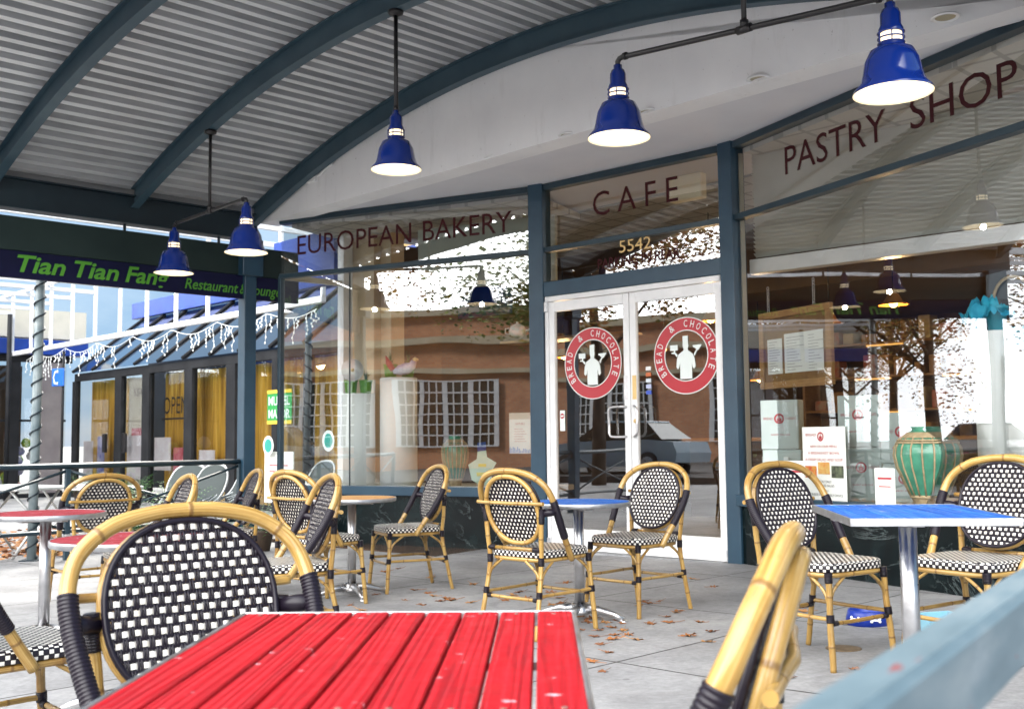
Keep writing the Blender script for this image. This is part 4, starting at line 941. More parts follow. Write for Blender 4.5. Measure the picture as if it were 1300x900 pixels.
# ================================================================== TABLES
def pedestal(root, h, base_r=.27, rp=.03, feet=4, z0=0):
    q = MB(); q.tube([(0, 0, z0 + .07), (0, 0, h - .03)], rp, 20); q.build('table_post', chrome, root)
    q = MB(); q.lathe([(.045, .09), (.05, .06), (.06, .045), (.05, .03)], 20, None, 0, True, False)
    for k in range(feet):
        a_ = math.pi / 4 + k * 2 * math.pi / feet; ca, sa_ = math.cos(a_), math.sin(a_)
        q.tube([(ca * .03, sa_ * .03, .068), (ca * .12, sa_ * .12, .060), (ca * .21, sa_ * .21, .038), (ca * base_r, sa_ * base_r, .014)], [.028, .024, .02, .017], 10, flat=.8)
        q.lathe([(.022, 0), (.022, .012), (0, .012)], 12, T_(ca * base_r, sa_ * base_r, 0))
    q.build('table_base', chrome, root)
    q = MB(); q.box((-.16, -.02, h - .045), (.16, .02, h - .03)); q.box((-.02, -.16, h - .046), (.02, .16, h - .031)); q.build('top_bracket', chrome, root)
def plank_uv(q, x0, y0, x1, y1, z, T=None):
    pass
def planks_rect(w_, d_, n, z, t=.020, gap=.0055, along='y', T=None):
    q = MB(); W_ = w_ if along == 'y' else d_; Lh = (d_ if along == 'y' else w_) / 2; pw = (W_ - gap * (n - 1)) / n; b = .0022
    for i in range(n):
        a0 = -W_ / 2 + i * (pw + gap); a1 = a0 + pw; zz = z + random.uniform(-.0007, .0007); ou = random.uniform(0, 50); ov_ = random.uniform(0, 50)
        sec = [(a0, zz - t), (a0, zz - b), (a0 + b, zz), (a1 - b, zz), (a1, zz - b), (a1, zz - t)]; n0 = len(q.v)
        for y in (-Lh, Lh):
            for x, z_ in sec: q.v.append(Vector((x, y, z_)) if along == 'y' else Vector((-y, x, z_)))
        for k in range(5):
            uvs = [(sec[k][0] + ou, ov_ - Lh), (sec[k + 1][0] + ou, ov_ - Lh), (sec[k + 1][0] + ou, ov_ + Lh), (sec[k][0] + ou, ov_ + Lh)]
            q.face((n0 + k, n0 + k + 1, n0 + 7 + k, n0 + 6 + k), uvs)
        q.face((n0 + 5, n0, n0 + 6, n0 + 11)); q.face([n0 + k for k in range(6)][::-1]); q.face([n0 + 6 + k for k in range(6)])
    return q
def rect_table(x, y, rz, w_, d_, h, n, m_, label, along='y', z=None):
    root = empty('patio_table', (x, y, gz(x, y) if z is None else z), rz, label, 'table'); e = .008
    q = planks_rect(w_ - 2 * e, d_ - 2 * e, n, h, along=along); q.build('tabletop', m_, root)
    q = MB(); H = .026
    for (a_, b_) in (((-w_ / 2, -d_ / 2, h - H), (w_ / 2, -d_ / 2 + e, h + .001)), ((-w_ / 2, d_ / 2 - e, h - H), (w_ / 2, d_ / 2, h + .001)), ((-w_ / 2, -d_ / 2 + e, h - H), (-w_ / 2 + e, d_ / 2 - e, h + .001)), ((w_ / 2 - e, -d_ / 2 + e, h - H), (w_ / 2, d_ / 2 - e, h + .001))): q.box(a_, b_, None, .002)
    q.build('edge_trim', alu, root); q = MB(); q.box((-w_ / 2 + .01, -.03, h - .034), (w_ / 2 - .01, .03, h - .022)); q.build('cross_bar', chrome, root)
    pedestal(root, h, .30, .032); return root
def round_table(x, y, rz, r_, h, m_, label, z=None, n=9):
    root = empty('patio_table', (x, y, gz(x, y) if z is None else z), rz, label, 'table'); q = MB(); gap = .004; pw = (2 * r_ - .012) / n; rr = r_ - .008
    for i in range(n):
        a0 = -rr + i * 2 * rr / n + gap / 2; a1 = -rr + (i + 1) * 2 * rr / n - gap / 2; pts = []
        for k in range(9): x_ = a0 + (a1 - a0) * k / 8; pts.append((x_, math.sqrt(max(0, rr * rr - x_ * x_))))
        loop = pts + [(x_, -y_) for x_, y_ in pts[::-1]]; n0 = len(q.v); ou = random.uniform(0, 50)
        for zz in (h, h - .02):
            for x_, y_ in loop: q.v.append(Vector((x_, y_, zz)))
        N_ = len(loop); q.face([n0 + k for k in range(N_)][::-1], [(x_ + ou, y_) for x_, y_ in loop][::-1])
        for k in range(N_): k2 = (k + 1) % N_; q.face((n0 + k, n0 + k2, n0 + N_ + k2, n0 + N_ + k), [(loop[k][0] + ou, 0)] * 4)
    q.build('tabletop', m_, root)
    q = MB(); q.lathe([(rr + .001, h - .02), (rr + .001, h + .0005), (r_ - .002, h + .001), (r_, h - .003), (r_, h - .022), (r_ - .004, h - .026), (rr - .02, h - .024), (rr + .001, h - .02)], 56); q.build('edge_trim', alu, root)
    pedestal(root, h, .27, .03); return root
rect_table(-.200, 1.600, R(-1.5), .600, .735, .722, 9, redwood, 'bright red slatted square table in the foreground', z=.020)
_t = [o for o in bpy.data.objects if o.get('label', '').startswith('bright red slatted')][0]
q = MB(); rnd = random.Random(4)
for i in range(9):
    x_ = -.292 + (i + .5) * .584 / 9
    for y_ in (-.335, .335): q.lathe([(.0045, .7224), (.004, .7230), (0, .7231)], 12, T_(x_ + rnd.uniform(-.006, .006), y_ + rnd.uniform(-.004, .004), 0))
q.build('screw_heads', noisy('rusty_screw', (.20, .10, .08), (.35, .25, .22), 60, .5, 0, metal=.6), _t)
rect_table(1.45, 4.0, R(-6), .56, .76, .735, 8, bluewood, 'square blue slatted table at the right, below the green vase', along='y', z=.034)
round_table(.385, 6.45, R(20), .31, .69, bluewood, 'small round blue table between two chairs before the cafe doors')
round_table(-1.15, 7.70, R(70), .315, .69, tanwood, 'small round table with tan top by the dark marble base')
round_table(-2.58, 5.98, R(60), .315, .70, redfaded, 'faded round red table at the left edge, farther one', z=-.03)
round_table(-1.56, 4.42, R(60), .31, .69, redfaded, 'round red table half hidden behind the nearest chair')
# ================================================================== RAILINGS
def rail_side(s, c0, c1, name, label):
    root = site(name, label, 'railing'); hh = .93
    def g(c): x, y = W(s, c); return gz(x, y)
    zr = lambda c: g(c) + hh
    n = max(1, round((c1 - c0) / 1.9)); 
    q = MB(); q.tube([(s, c0, zr(c0)), (s, c1, zr(c1))], .03, 4); q.build('top_rail', teal, root)
    q = MB(); q.tube([(s, c0, g(c0) + .28), (s, c1, g(c1) + .28)], .022, 4); q.build('bottom_rail', teal, root)
    for i in range(n + 1):
        c = c0 + (c1 - c0) * i / n; q = MB(); q.box((s - .025, c - .025, g(c) - .02), (s + .025, c + .025, zr(c) - .02), None, .003); q.build('rail_post', teal, root)
    for i in range(n):
        a_ = c0 + (c1 - c0) * i / n; b_ = c0 + (c1 - c0) * (i + 1) / n
        q = MB(); q.tube([(s, a_, g(a_) + hh - .04), (s, b_, g(b_) + .30)], .015, 4); q.build('diagonal_bar', teal, root)
        q = MB(); q.tube([(s, a_, g(a_) + .30), (s, b_, g(b_) + hh - .04)], .015, 4); q.build('diagonal_bar', teal, root)
rail_side(-.16, -6.0, -.2, 'patio_railing', 'dark teal cross braced railing along the left side of the patio')
rp = mat('pale_blue_rail', (.15, .26, .32), .5)
def _rp():
    M = rp; v = coords(M, 'Object', (1.2, 5, 5)); c = ramp(M, noise(M, v, 5, 6), [(.3, (.075, .120, .145)), (.5, (.115, .170, .198)), (.7, (.185, .23, .25))])
    c = mixc(M, ramp(M, noise(M, v, 11, 3), [(.70, G3(0)), (.73, G3(.8))]), c, (.22, .03, .03)); c = mixc(M, ramp(M, noise(M, v, 3, 6, .7), [(.56, G3(0)), (.66, G3(.55))]), c, (.28, .32, .36)); base(M, c)
_rp()
p0, p1 = Vector((.123, .556)), Vector((.595, 1.25)); dr = (p1 - p0).normalized()
root = empty('near_railing', (p0.x, p0.y, gz(p0.x, p0.y)), math.atan2(dr.y, dr.x), 'pale blue painted steel railing crossing the lower right corner, closest to the camera', 'railing')
q = MB(); q.box((-1.2, -.040, .815), (7.0, .0, .880), None, .006); q.build('top_rail', rp, root)
q = MB(); q.box((-1.2, -.045, .15), (7.0, -.01, .19), None, .004); q.build('bottom_rail', rp, root)
for x in (-1.1, 2.2, 4.4, 6.8): q = MB(); q.box((x, -.045, 0), (x + .04, -.005, .80), None, .004); q.build('rail_post', rp, root)
# ================================================================== PATIO BITS
bl = mat('bowl_blue', (.006, .03, .28), .35); bw = mat('bowl_bone', (.8, .8, .8), .4)
w = onz(1101, 745, .03); w = Vector((1.98, 6.05, 0)); w = at(1101, 745, 6.0)
root = empty('dog_bowl', (w.x, w.y, gz(w.x, w.y)), 0, 'round blue dog bowl with white bones under the seats', 'bowl')
q = MB(); q.lathe([(.125, 0), (.108, .075), (.102, .078), (.095, .07), (.09, .02), (0, .02)], 32, None, 0, True); q.build('bowl_body', bl, root)
q = MB()
for an in (-2.5, -1.57, -.65):
    T = Matrix.Rotation(an, 4, 'Z') @ Matrix.Translation((.1195, 0, .037)) @ Matrix.Rotation(R(-13), 4, 'Y')
    q.box((0, -.02, -.005), (.003, .02, .005), T)
    for yy in (-.022, .022):
        for zz in (-.007, .007): q.lathe([(0, .003), (.008, .003), (.008, 0)], 10, T @ Matrix.Translation((.001, yy, zz)) @ Matrix.Rotation(R(90), 4, 'Y'))
q.build('bone_print', bw, root)
w = at(1190, 752, 5.75); root = empty('water_tray', (w.x, w.y, gz(w.x, w.y)), .3, 'pale blue plastic tub on the ground beside the dog bowl', 'tub')
q = MB(); root.scale = (.75, .75, .75); q.box((-.16, -.10, 0), (.16, .10, .015), None, .004)
for a_, b_ in (((-.17, -.11, .0), (-.155, .11, .10)), ((.155, -.11, 0), (.17, .11, .10)), ((-.155, -.11, 0), (.155, -.095, .10)), ((-.155, .095, 0), (.155, .11, .10))): q.box(a_, b_, None, .003)
q.build('tub_body', noisy('pale_blue_plastic', (.25, .5, .62), (.3, .56, .68), 3, .35, 0), root)
q = MB(); text(q, 'DOG', T_(-.06, -.1115, .03), .10, .035, 0); q.build('print', inkK, root)
w = onz(1070, 788, .01); w = at(1070, 789, 5.3); q = MB(); q.lathe([(.085, 0), (.085, .004), (.07, .006), (0, .006)], 28, None, 0, True); o = q.build('drain_cover', noisy('rust_brown', (.10, .07, .04), (.17, .12, .07), 20, .6, .3)); o.location = (w.x, w.y, gz(w.x, w.y)); tag(o, 'round brown drain cover set in the patio under the right chair', 'drain cover')
# fallen leaves: each one its own thing
leafM = [noisy('dry_leaf%d' % i, a, b, 22, .8, .4, .004) for i, (a, b) in enumerate((((.22, .075, .02), (.35, .14, .04)), ((.30, .13, .04), (.46, .24, .09)), ((.14, .05, .02), (.24, .09, .03))))]
def leaf_mesh(seed):
    rnd = random.Random(seed); q = MB(); lobes = 5; pts = []
    for i in range(lobes):
        a_ = -2.1 + 4.2 * i / (lobes - 1); L_ = (.7, .9, 1.1, .9, .7)[i] * rnd.uniform(.85, 1.1)
        pts += [(a_ - .22, L_ * .62), (a_ - .10, L_ * .78), (a_, L_), (a_ + .10, L_ * .76), (a_ + .22, L_ * .60)]
        if i < lobes - 1: pts.append((a_ + .52, .36))
    pts.append((math.pi, .12)); cv = rnd.uniform(.1, .35)
    P = [Vector((math.sin(a_) * l_ * .05, math.cos(a_) * l_ * .05, 0)) for a_, l_ in pts]
    def z(p): return .004 + cv * .035 * ((p.x / .05) ** 2 + .4 * (p.y / .05) ** 2) + .003 * math.sin(p.x * 150) + .003 * math.cos(p.y * 170 + 1)
    q.v.append(Vector((0, 0, z(Vector((0, 0, 0))))))
    for p in P: q.v.append(Vector((p.x * .5, p.y * .5, z(p * .5))))
    for p in P: q.v.append(Vector((p.x, p.y, z(p))))
    n = len(P)
    for i in range(n): j = (i + 1) % n; q.face((0, 1 + i, 1 + j), None, True); q.face((1 + i, 1 + n + i, 1 + n + j, 1 + j), None, True)
    q.tube([(0, 0, .005), (.002, -.03, .006), (.006, -.065, .012)], .0013, 5); return q
lm = []
for i in range(4):
    me = leaf_mesh(i).build('fallen_leaf', leafM[i % 3]); lm.append(me.data); bpy.data.objects.remove(me)
leaf_px = [(776, 797), (768, 790), (785, 788), (760, 800), (781, 806), (792, 800), (757, 808), (747, 790), (790, 791), (708, 759), (713, 766), (718, 740), (699, 752), (652, 756), (660, 752),
           (529, 749), (545, 753), (552, 757), (560, 763), (568, 760), (575, 762), (548, 733), (507, 722), (490, 726), (445, 768), (458, 775), (766, 852), (771, 828), (754, 840), (812, 769), (818, 763), (825, 766), (852, 790), (858, 778), (846, 783), (861, 776), (874, 808), (1240, 874), (1256, 868), (1250, 878),
           (1016, 771), (1022, 776), (903, 802), (640, 762), (668, 760), (600, 742), (478, 755), (838, 763), (727, 775), (740, 782), (752, 786), (780, 812), (798, 806), (806, 812), (764, 818), (735, 800), (826, 792), (700, 768), (684, 762), (514, 762), (535, 768), (600, 765), (620, 752), (470, 742), (890, 790), (898, 815), (1000, 860), (1090, 850), (905, 745), (880, 735)]
for i, (px, py) in enumerate(leaf_px):
    g_ = 0
    for _ in range(20): w = onz(px, py, g_); g_ = gz(w.x, w.y)
    o = bpy.data.objects.new('fallen_leaf', lm[i % 4]); C.objects.link(o); o.location = (w.x, w.y, g_); s_ = random.uniform(.8, 1.25); o.scale = (s_, s_, s_ * random.uniform(.8, 1.5)); o.rotation_euler = (random.uniform(-.15, .15), random.uniform(-.15, .15), random.uniform(0, 6.28))
    tag(o, 'dry brown fallen leaf lying on the grey patio slabs', 'leaf', 'fallen leaves on the patio')
q = MB(); rnd = random.Random(3)
for i in range(2600):
    s_ = rnd.uniform(-4.5, -.5); c_ = rnd.uniform(-5, .5); x, y = W(s_, c_); sz = rnd.uniform(.025, .055); T = Matrix.Translation((x, y, gz(x, y) + rnd.uniform(.005, .05))) @ Matrix.Rotation(rnd.uniform(0, 6), 4, 'Z') @ Matrix.Rotation(rnd.uniform(-.7, .7), 4, 'X')
    q.poly([(-sz, 0, 0), (-sz * .3, -sz * .8, .004), (sz * .6, -sz * .5, 0), (sz * 1.1, 0, .006), (sz * .5, sz * .6, 0), (-sz * .4, sz * .7, .003)], T, rnd.randrange(3))
o = q.build('leaf_litter', leafM); tag(o, 'drift of red brown dry leaves beyond the left railing', 'leaf litter', kind='stuff')
# fern by the canopy post
def fern(x, y, h, sp, n, label):
    root = empty('green_plant', (x, y, gz(x, y)), 0, label, 'plant'); q = MB()
    for i in range(n):
        a_ = random.uniform(0, 6.28); hh = h * random.uniform(.5, 1); ln = sp * random.uniform(.3, 1)
        for k in range(2, 12):
            t_ = k / 11; c_ = Vector((math.cos(a_) * ln * t_, math.sin(a_) * ln * t_, hh * (1.5 * t_ - .7 * t_ * t_))); w_ = .06 * (1 - t_ * .8)
            for sd in (-1, 1):
                dirv = Vector((-math.sin(a_) * sd, math.cos(a_) * sd, -.3)) * w_ + Vector((math.cos(a_), math.sin(a_), 0)) * .02; pv = Vector((math.cos(a_), math.sin(a_), 0)) * .012
                q.quad(c_, c_ + dirv * .5 - pv, c_ + dirv, c_ + dirv * .5 + pv)
    q.build('foliage', leafG, root); q = MB(); q.lathe([(.10, 0), (.14, .2), (.15, .22), (.13, .22)], 20, None, 0, True); q.build('plant_pot', darkin, root)
fern(at(331, 600, 11.4).x, 11.4, .75, .45, 60, 'green fern in a pot at the foot of the blue canopy post'); 
for px, d, lab in ((185, 11.3, 'bushy green plant behind the left row of chairs'), (226, 12.2, 'low bushy green plant near the metal chairs')):
    w = at(px, 600, d); fern(w.x, w.y, .95, .5, 60, lab)
# pipe post wrapped with light string
w = at(40, 700, 10.9); root = empty('lattice_post', (w.x, w.y, gz(w.x, w.y)), 0, 'thin round metal post wrapped in string lights beyond the left railing', 'post')
q = MB(); q.tube([(0, 0, 0), (0.03, 0, 2.95)], .045, 16); q.build('pole', noisy('grey_galvanised', (.12, .17, .19), (.3, .35, .36), 5, .4, .1), root)
q = MB(); q.tube([(.03 * t_ / 200 + .054 * math.cos(t_ * .55), .054 * math.sin(t_ * .55), .02 + t_ * .0144) for t_ in range(200)], .009, 5); q.build('light_string', darkteal, root)
q = MB(); q.box((-.09, -.09, 0), (.09, .09, .012), None, .002); q.build('base_plate', darkteal, root)
# ================================================================== METAL CHAIRS AND WHITE TABLES BEYOND THE RAIL
mesh_m = mat('grey_mesh', (.06, .075, .075), .8); tubeM = noisy('silver_tube', (.45, .48, .48), (.6, .62, .62), 5, .35, 0, metal=.6)
def metal_chair():
    r = empty('metal_chair', (0, 0, 0)); q = MB(); hp = [(.24, .05, .45), (.25, -.1, .55), (.25, -.2, .72), (.17, -.26, .86), (0, -.28, .90)]; full = catmull(hp + mirror(hp[:-1])[::-1], 5); q.tube(full, .013, 10); q.build('back_frame', tubeM, r)
    for k in (.5, .72):
        q = MB(); q.tube([(x * k, y, .55 + (z - .55) * k) for x, y, z in full], .009, 8); q.build('back_arc', tubeM, r)
    q = MB(); a_ = [Vector((x * .93, y + .01, z - .005)) for x, y, z in full if z > .5]; q.poly(a_); q.build('mesh_back', mesh_m, r)
    for sx in (1, -1):
        for y0, y1 in ((.18, .22), (-.18, -.26)):
            q = MB(); q.tube([(sx * .21, y0, .45), (sx * .23, y1, 0)], .012, 8); q.build('leg', tubeM, r)
    q = MB(); q.box((-.21, -.2, .435), (.21, .2, .45), None, .006); q.build('seat', mesh_m, r); return r
mc = metal_chair()
for i, (px, d, rz, lab) in enumerate(((228, 12.6, .5, 'grey metal mesh chair behind the rail, left one of the group'), (252, 12.3, .2, 'grey metal mesh chair behind the rail, middle one of the group'), (289, 12.9, -.3, 'grey metal mesh chair behind the rail, right one of the group'), (392, 13.6, 0, 'grey metal mesh chair seen through the corner glass of the bakery'))):
    o = mc if i == 0 else copy_tree(mc); w = at(px, 600, d); o.location = (w.x, w.y, gz(w.x, w.y)); o.rotation_euler = (0, 0, rz + 2.4); tag(o, lab, 'chair', 'grey metal chairs beyond the railing')
wt = noisy('white_plastic', (.62, .64, .63), (.72, .73, .72), 3, .5, 0)
def white_table():
    r = empty('folding_table', (0, 0, 0)); q = MB(); q.box((-.62, -.35, .69), (.62, .35, .72), None, .008); q.build('tabletop', wt, r)
    for x in (-.5, .5):
        for sgn in (1, -1): q = MB(); q.tube([(x, -.3 * sgn, 0), (x * .8, .28 * sgn, .69)], .014, 8); q.build('leg', tubeM, r)
    return r
wtb = white_table()
for i, (px, py, d, rz, lab) in enumerate(((18, 617, 11.6, -.6, 'white rectangular table beyond the railing at the left edge'), (108, 617, 12.6, -.6, 'white rectangular table beyond the railing, right of the metal post'))):
    o = wtb if i == 0 else copy_tree(wtb); w = at(px, py, d); o.location = (w.x, w.y, w.z - .72); o.rotation_euler = (0, 0, rz); tag(o, lab, 'table', 'white tables beyond the railing')
# ================================================================== NEIGHBOURING RESTAURANT
dk = noisy('dark_bronze_frame', (.010, .011, .013), (.022, .023, .026), 3, .65, 0, spec=.2)
nb = site('restaurant_building', 'restaurant next door with gold curtained windows, bronze frames and sloped blue glazing', 'building')
def nbc(px, c): 
    r = ray(px, 500); P0 = Vector(W(0, c)); k = (r.x * P0.y - r.y * P0.x) / (r.y * u2.x - r.x * u2.y); return k
CN = 3.4; gN = -.16
xs_ = [nbc(px, CN) for px in (97, 148, 158, 183, 192, 238, 246, 290, 300, 352, 430)]
S0, S1 = xs_[0], -.4
q = MB(); q.box((S0, CN - .05, 2.45), (S1, CN + .05, 2.62), None, .006); q.box((S0, CN - .05, gN - .1), (S1, CN + .05, gN + .12)); q.build('window_head', dk, nb)
for px in (97, 153, 188, 242, 296, 352, 392):
    s = nbc(px, CN); w_ = .16 if px in (153, 188, 242, 296) else .09; q = MB(); q.box((s - w_, CN - .06, gN), (s + w_, CN + .06, 2.45), None, .004); q.build('mullion', dk, nb)
edges = [nbc(px, CN) for px in (97, 153, 188, 242, 296, 352, 392)] + [S1]
for i in range(7):
    a_, b_ = edges[i], edges[i + 1]
    q = MB(); q.quad((a_, CN, gN), (b_, CN, gN), (b_, CN, 2.45), (a_, CN, 2.45)); q.build('window_pane', glassN, nb)
    if i in (0, 2, 3, 4, 5, 6):
        q = MB(); nn = 40
        for k in range(nn):
            x0_, x1_ = a_ + (b_ - a_) * k / nn, a_ + (b_ - a_) * (k + 1) / nn; y = lambda t: CN + .35 + .04 * math.sin(t * 26)
            q.quad((x0_, y(x0_), gN), (x1_, y(x1_), gN), (x1_, y(x1_), 2.45), (x0_, y(x0_), 2.45))
        q.build('curtain', curt, nb)
a_, b_ = edges[1], edges[2]; q = MB(); q.box((a_ + .2, CN + .1, gN + .1), (b_ - .15, CN + .12, 2.4)); o = q.build('door_poster', creamM, nb)
q = MB(); text(q, '5547', Matrix.Translation((a_ + .45, CN + .09, 2.02)), .55, .16, 0, mi=0); q.build('number', maroon, nb)
q = MB(); text(q, 'OPEN', Matrix.Translation((nbc(199, CN) , CN + .15, 1.62)), nbc(229, CN) - nbc(199, CN), .34, 0, mi=0); q.box((nbc(197, CN), CN + .16, 1.5), (nbc(231, CN), CN + .165, 1.54)); q.build('open_sign', blackM, nb)
for px in (140, 165): s = nbc(px, CN); q = MB(); q.box((s - .06, CN - .14, .85), (s + .06, CN - .065, 1.25), None, .01); q.build('door_handle', blackM, nb)
# campaign and notice signs in the end window
q = MB(); s0, s1 = nbc(344, CN), nbc(375, CN); q.box((s0, CN - .07, 1.34), (s1, CN - .065, 1.92), mi=0); q.box((s0, CN - .075, 1.86), (s1, CN - .071, 1.92), mi=2); q.box((s0, CN - .075, 1.34), (s1, CN - .071, 1.40), mi=2)
text(q, 'MURIEL', Matrix.Translation((s0 + .05, CN - .075, 1.66)), s1 - s0 - .1, .15, 0, .01, mi=1); text(q, 'MAYOR', Matrix.Translation((s0 + .05, CN - .075, 1.44)), s1 - s0 - .1, .15, 0, .01, mi=1)
q.build('window_sign', [mat('sign_green', (.02, .28, .06), .5), decW, mat('sign_gold', (.7, .5, .05), .5)], nb)
q = MB(); s0, s1 = nbc(338, CN - .4), nbc(374, CN - .4); q.box((s0, CN - .42, .05), (s1, CN - .40, .88), mi=0); 
for k in range(5): q.box((s0 + .15, CN - .425, .25 + k * .1), (s1 - .15, CN - .421, .27 + k * .1), mi=1)
o = q.build('notice_board', [paperW, inkR]); o.location = (F0.x, F0.y, 0); o.rotation_euler = (0, 0, ANG); tag(o, 'large white notice board standing under the green window sign', 'notice board')
for px in (341, 417):
    q = MB(); s = nbc(px, CN - .5); T = T_(s, CN - .5, .98 if px < 400 else 1.05) @ Matrix.Rotation(R(90), 4, 'X'); q.lathe([(0, 0), (.16, 0)], 24, T, mi=0); q.lathe([(.0, .004), (.11, .004)], 24, T, mi=1)
    q.build('round_sticker', [decW, mat('sticker_teal', (.03, .3, .25), .5)], nb)
# sloped glazing over the windows
q = MB(); q.quad((S0, CN - .1, 2.64), (S1 - .4, CN - .1, 2.64), (S1 - .4, CN + 1.6, 4.0), (S0, CN + 1.6, 4.0)); q.build('sloped_glazing', glassR, nb)
q = MB(); q.box((S0, CN + 1.7, 0), (S1 - .4, CN + 6, 4.0)); q.build('upper_wall', noisy('slate_wall', (.015, .022, .035), (.03, .045, .07), 1, .7, 0), nb)
k = S0
while k < S1 - .3:
    q = MB(); q.tube([(k, CN - .1, 2.66), (k, CN + 1.6, 4.02)], .035, 4); q.build('glazing_bar', dk, nb); k += 1.05
# blue fascia and timber louvre above
q = MB(); q.box((S0 - .5, CN + 1.5, 4.02), (-5.6, CN + 1.66, 4.40), None, .01); q.build('blue_fascia', blueP, nb)
louv = noisy('timber_louvre', (.36, .22, .06), (.52, .34, .10), 3, .6, 0)
q = MB()
for i in range(12): q.box((-6.4, CN + 2.2, 4.05 + i * .22), (-1.4, CN + 2.3, 4.2 + i * .22), None, .005)
q.build('timber_louvre', louv, nb)
q = MB(); q.box((-6.5, CN + 2.35, 4.0), (-1.3, CN + 2.5, 7)); q.build('louvre_backing', tanwall, nb)
# bright blue end wall next to the bakery corner
q = MB(); q.box((-1.35, .95, 2.95), (.02, 1.05, 3.62), None, .005); q.box((-1.3, 3.0, 2.66), (.9, 3.1, 3.8), None, .005); q.build('blue_panel', blueP, nb)
# left wing facing the court
lw = site('left_wing', 'dark framed wing with tall windows and a bright blue band at the far left', 'building')
SL = S0 - .6
q = MB(); q.box((SL - .1, -8, 2.9), (SL + .1, CN + .1, 3.05), None, .01); q.box((SL - .12, -8, gN - .1), (SL + .1, CN, gN + .1)); q.build('frame_rail', dk, lw)
q = MB(); q.box((SL - .2, -8, 3.06), (SL + .25, CN + .4, 3.40), None, .01); q.build('blue_band', blueP, lw)
q = MB(); q.box((SL - 4, -8, 3.45), (SL + .1, CN + .4, 4.1)); q.build('parapet', creamM, lw)
q = MB(); q.box((SL - .02, -8, 1.55), (SL + .02, CN, 1.60)); q.build('frame_rail', dk, lw)
q = MB(); q.quad((SL, -8, gN), (SL, CN, gN), (SL, CN, 2.9), (SL, -8, 2.9)); q.build('window_pane', glassN, lw)
c = CN - .1; i = 0
while c > -8:
    q = MB(); w_ = .22 if i % 2 else .5; q.box((SL - .08, c - w_, gN), (SL + .08, c, 2.9), None, .004); q.build('mullion', dk if i % 3 else noisy('grey_pier', (.18, .16, .17), (.24, .22, .22), 3, .5, 0), lw); c -= .95; i += 1
q = MB(); q.box((SL - 3, -8, gN), (SL - 2.8, CN, 3)); q.build('interior_wall', tanwall, lw)
dispM = [noisy('display%d' % i, a, b, 7, .6, 0) for i, (a, b) in enumerate((((.6, .55, .6), (.7, .7, .75)), ((.45, .02, .06), (.6, .3, .35)), ((.55, .55, .08), (.2, .5, .1)), ((.10, .12, .5), (.6, .6, .7))))]
q = MB(); rnd = random.Random(5)
for i in range(60):
    c = rnd.uniform(-6, CN - .3); z = rnd.uniform(gN, 1.2); s_ = rnd.uniform(.12, .4); q.lathe([(0, -s_ / 2), (s_ * .35, -s_ * .35), (s_ * .5, 0), (s_ * .3, s_ * .4), (0, s_ * .5)], 8, T_(SL - .7 + rnd.uniform(-.4, .3), c, z + s_ / 2), mi=rnd.randrange(4))
o = q.build('window_display', dispM, lw); o['kind'] = 'stuff'
q = MB(); rnd = random.Random(12)
for px_, z0, z1, w_, k in ((112, .2, 1.1, .5, 0), (128, .3, 1.2, .35, 3), (206, .5, 1.15, .7, 0), (226, .4, .95, .4, 1), (262, .35, .9, .6, 0), (172, .3, 1.2, .8, 0), (176, 1.2, 1.35, .7, 1)):
    s_ = nbc(px_, CN); q.box((s_ - w_ / 2, CN + .02, z0), (s_ + w_ / 2, CN + .03, z1), None, 0, mi=k)
q.build('window_poster', dispM, nb)
for px_, lab in ((133, 'green bushy plant beside the restaurant door'), (205, 'low green bush before the first gold curtained window')):
    x_, y_ = W(nbc(px_, CN), CN - .5); fern(x_, y_, .8, .5, 60, lab)
# pay phone sign
w = at(73, 479, 20.5); root = empty('phone_sign', w, ANG + .3, 'square blue telephone sign with a white handset at the far left', 'sign')
q = MB(); q.box((-.17, 0, -.17), (.17, .03, .17), None, .01); q.build('sign_panel', mat('sign_blue', (.01, .13, .55), .4), root)
q = MB(); q.tube([(.02, -.004, .11), (-.07, -.004, .10), (-.11, -.004, 0), (-.08, -.004, -.11), (.02, -.004, -.12)], [.03, .02, .016, .02, .03], 8, flat=.3); q.build('handset_symbol', decW, root)
q = MB(); q.tube([(.1, .05, -2.2), (.1, .05, .5)], .025, 8); q.build('pole', dk, root)
# ---- white lattice pergola over the court
pg = site('white_pergola', 'white painted lattice pergola with skylights over the court at the left', 'pergola'); lat = noisy('white_steel', (.70, .72, .74), (.80, .81, .83), 4, .5, 0)
CE, ZE, SE0, SE1 = 1.9, 2.95, -13.5, -1.6
q = MB(); q.box((SE0, CE - .04, ZE), (SE1, CE + .04, ZE + .09), None, .008); q.build('eave_bar', lat, pg)
s = SE0
while s <= SE1 + .01:
    q = MB(); q.box((s - .025, CE - .03, ZE + .09), (s + .025, CE + .03, 4.3), None, .004); q.build('hanger', lat, pg)
    q = MB(); q.box((s - .025, -7.5, 3.85), (s + .025, CE - .03, 3.92), None, .004); q.build('purlin', lat, pg)
    q = MB(); q.box((s - .02, -7.5, 4.3), (s + .02, CE, 4.35), None, .004); q.build('purlin', lat, pg); s += 1.08
for c in (-7, -5.4, -3.8, -2.2, -.6, 1.0):
    q = MB(); q.box((SE0, c - .025, 3.93), (SE1 - 2, c + .025, 3.98), None, .004); q.build('cross_bar', lat, pg)
for s in (SE0 + .1,):
    for c in (-6, -2, 1.8): x, y = W(s, c); q = MB(); q.tube([(s, c, gz(x, y)), (s, c, 3.85)], .05, 12); q.build('post', dk, pg)
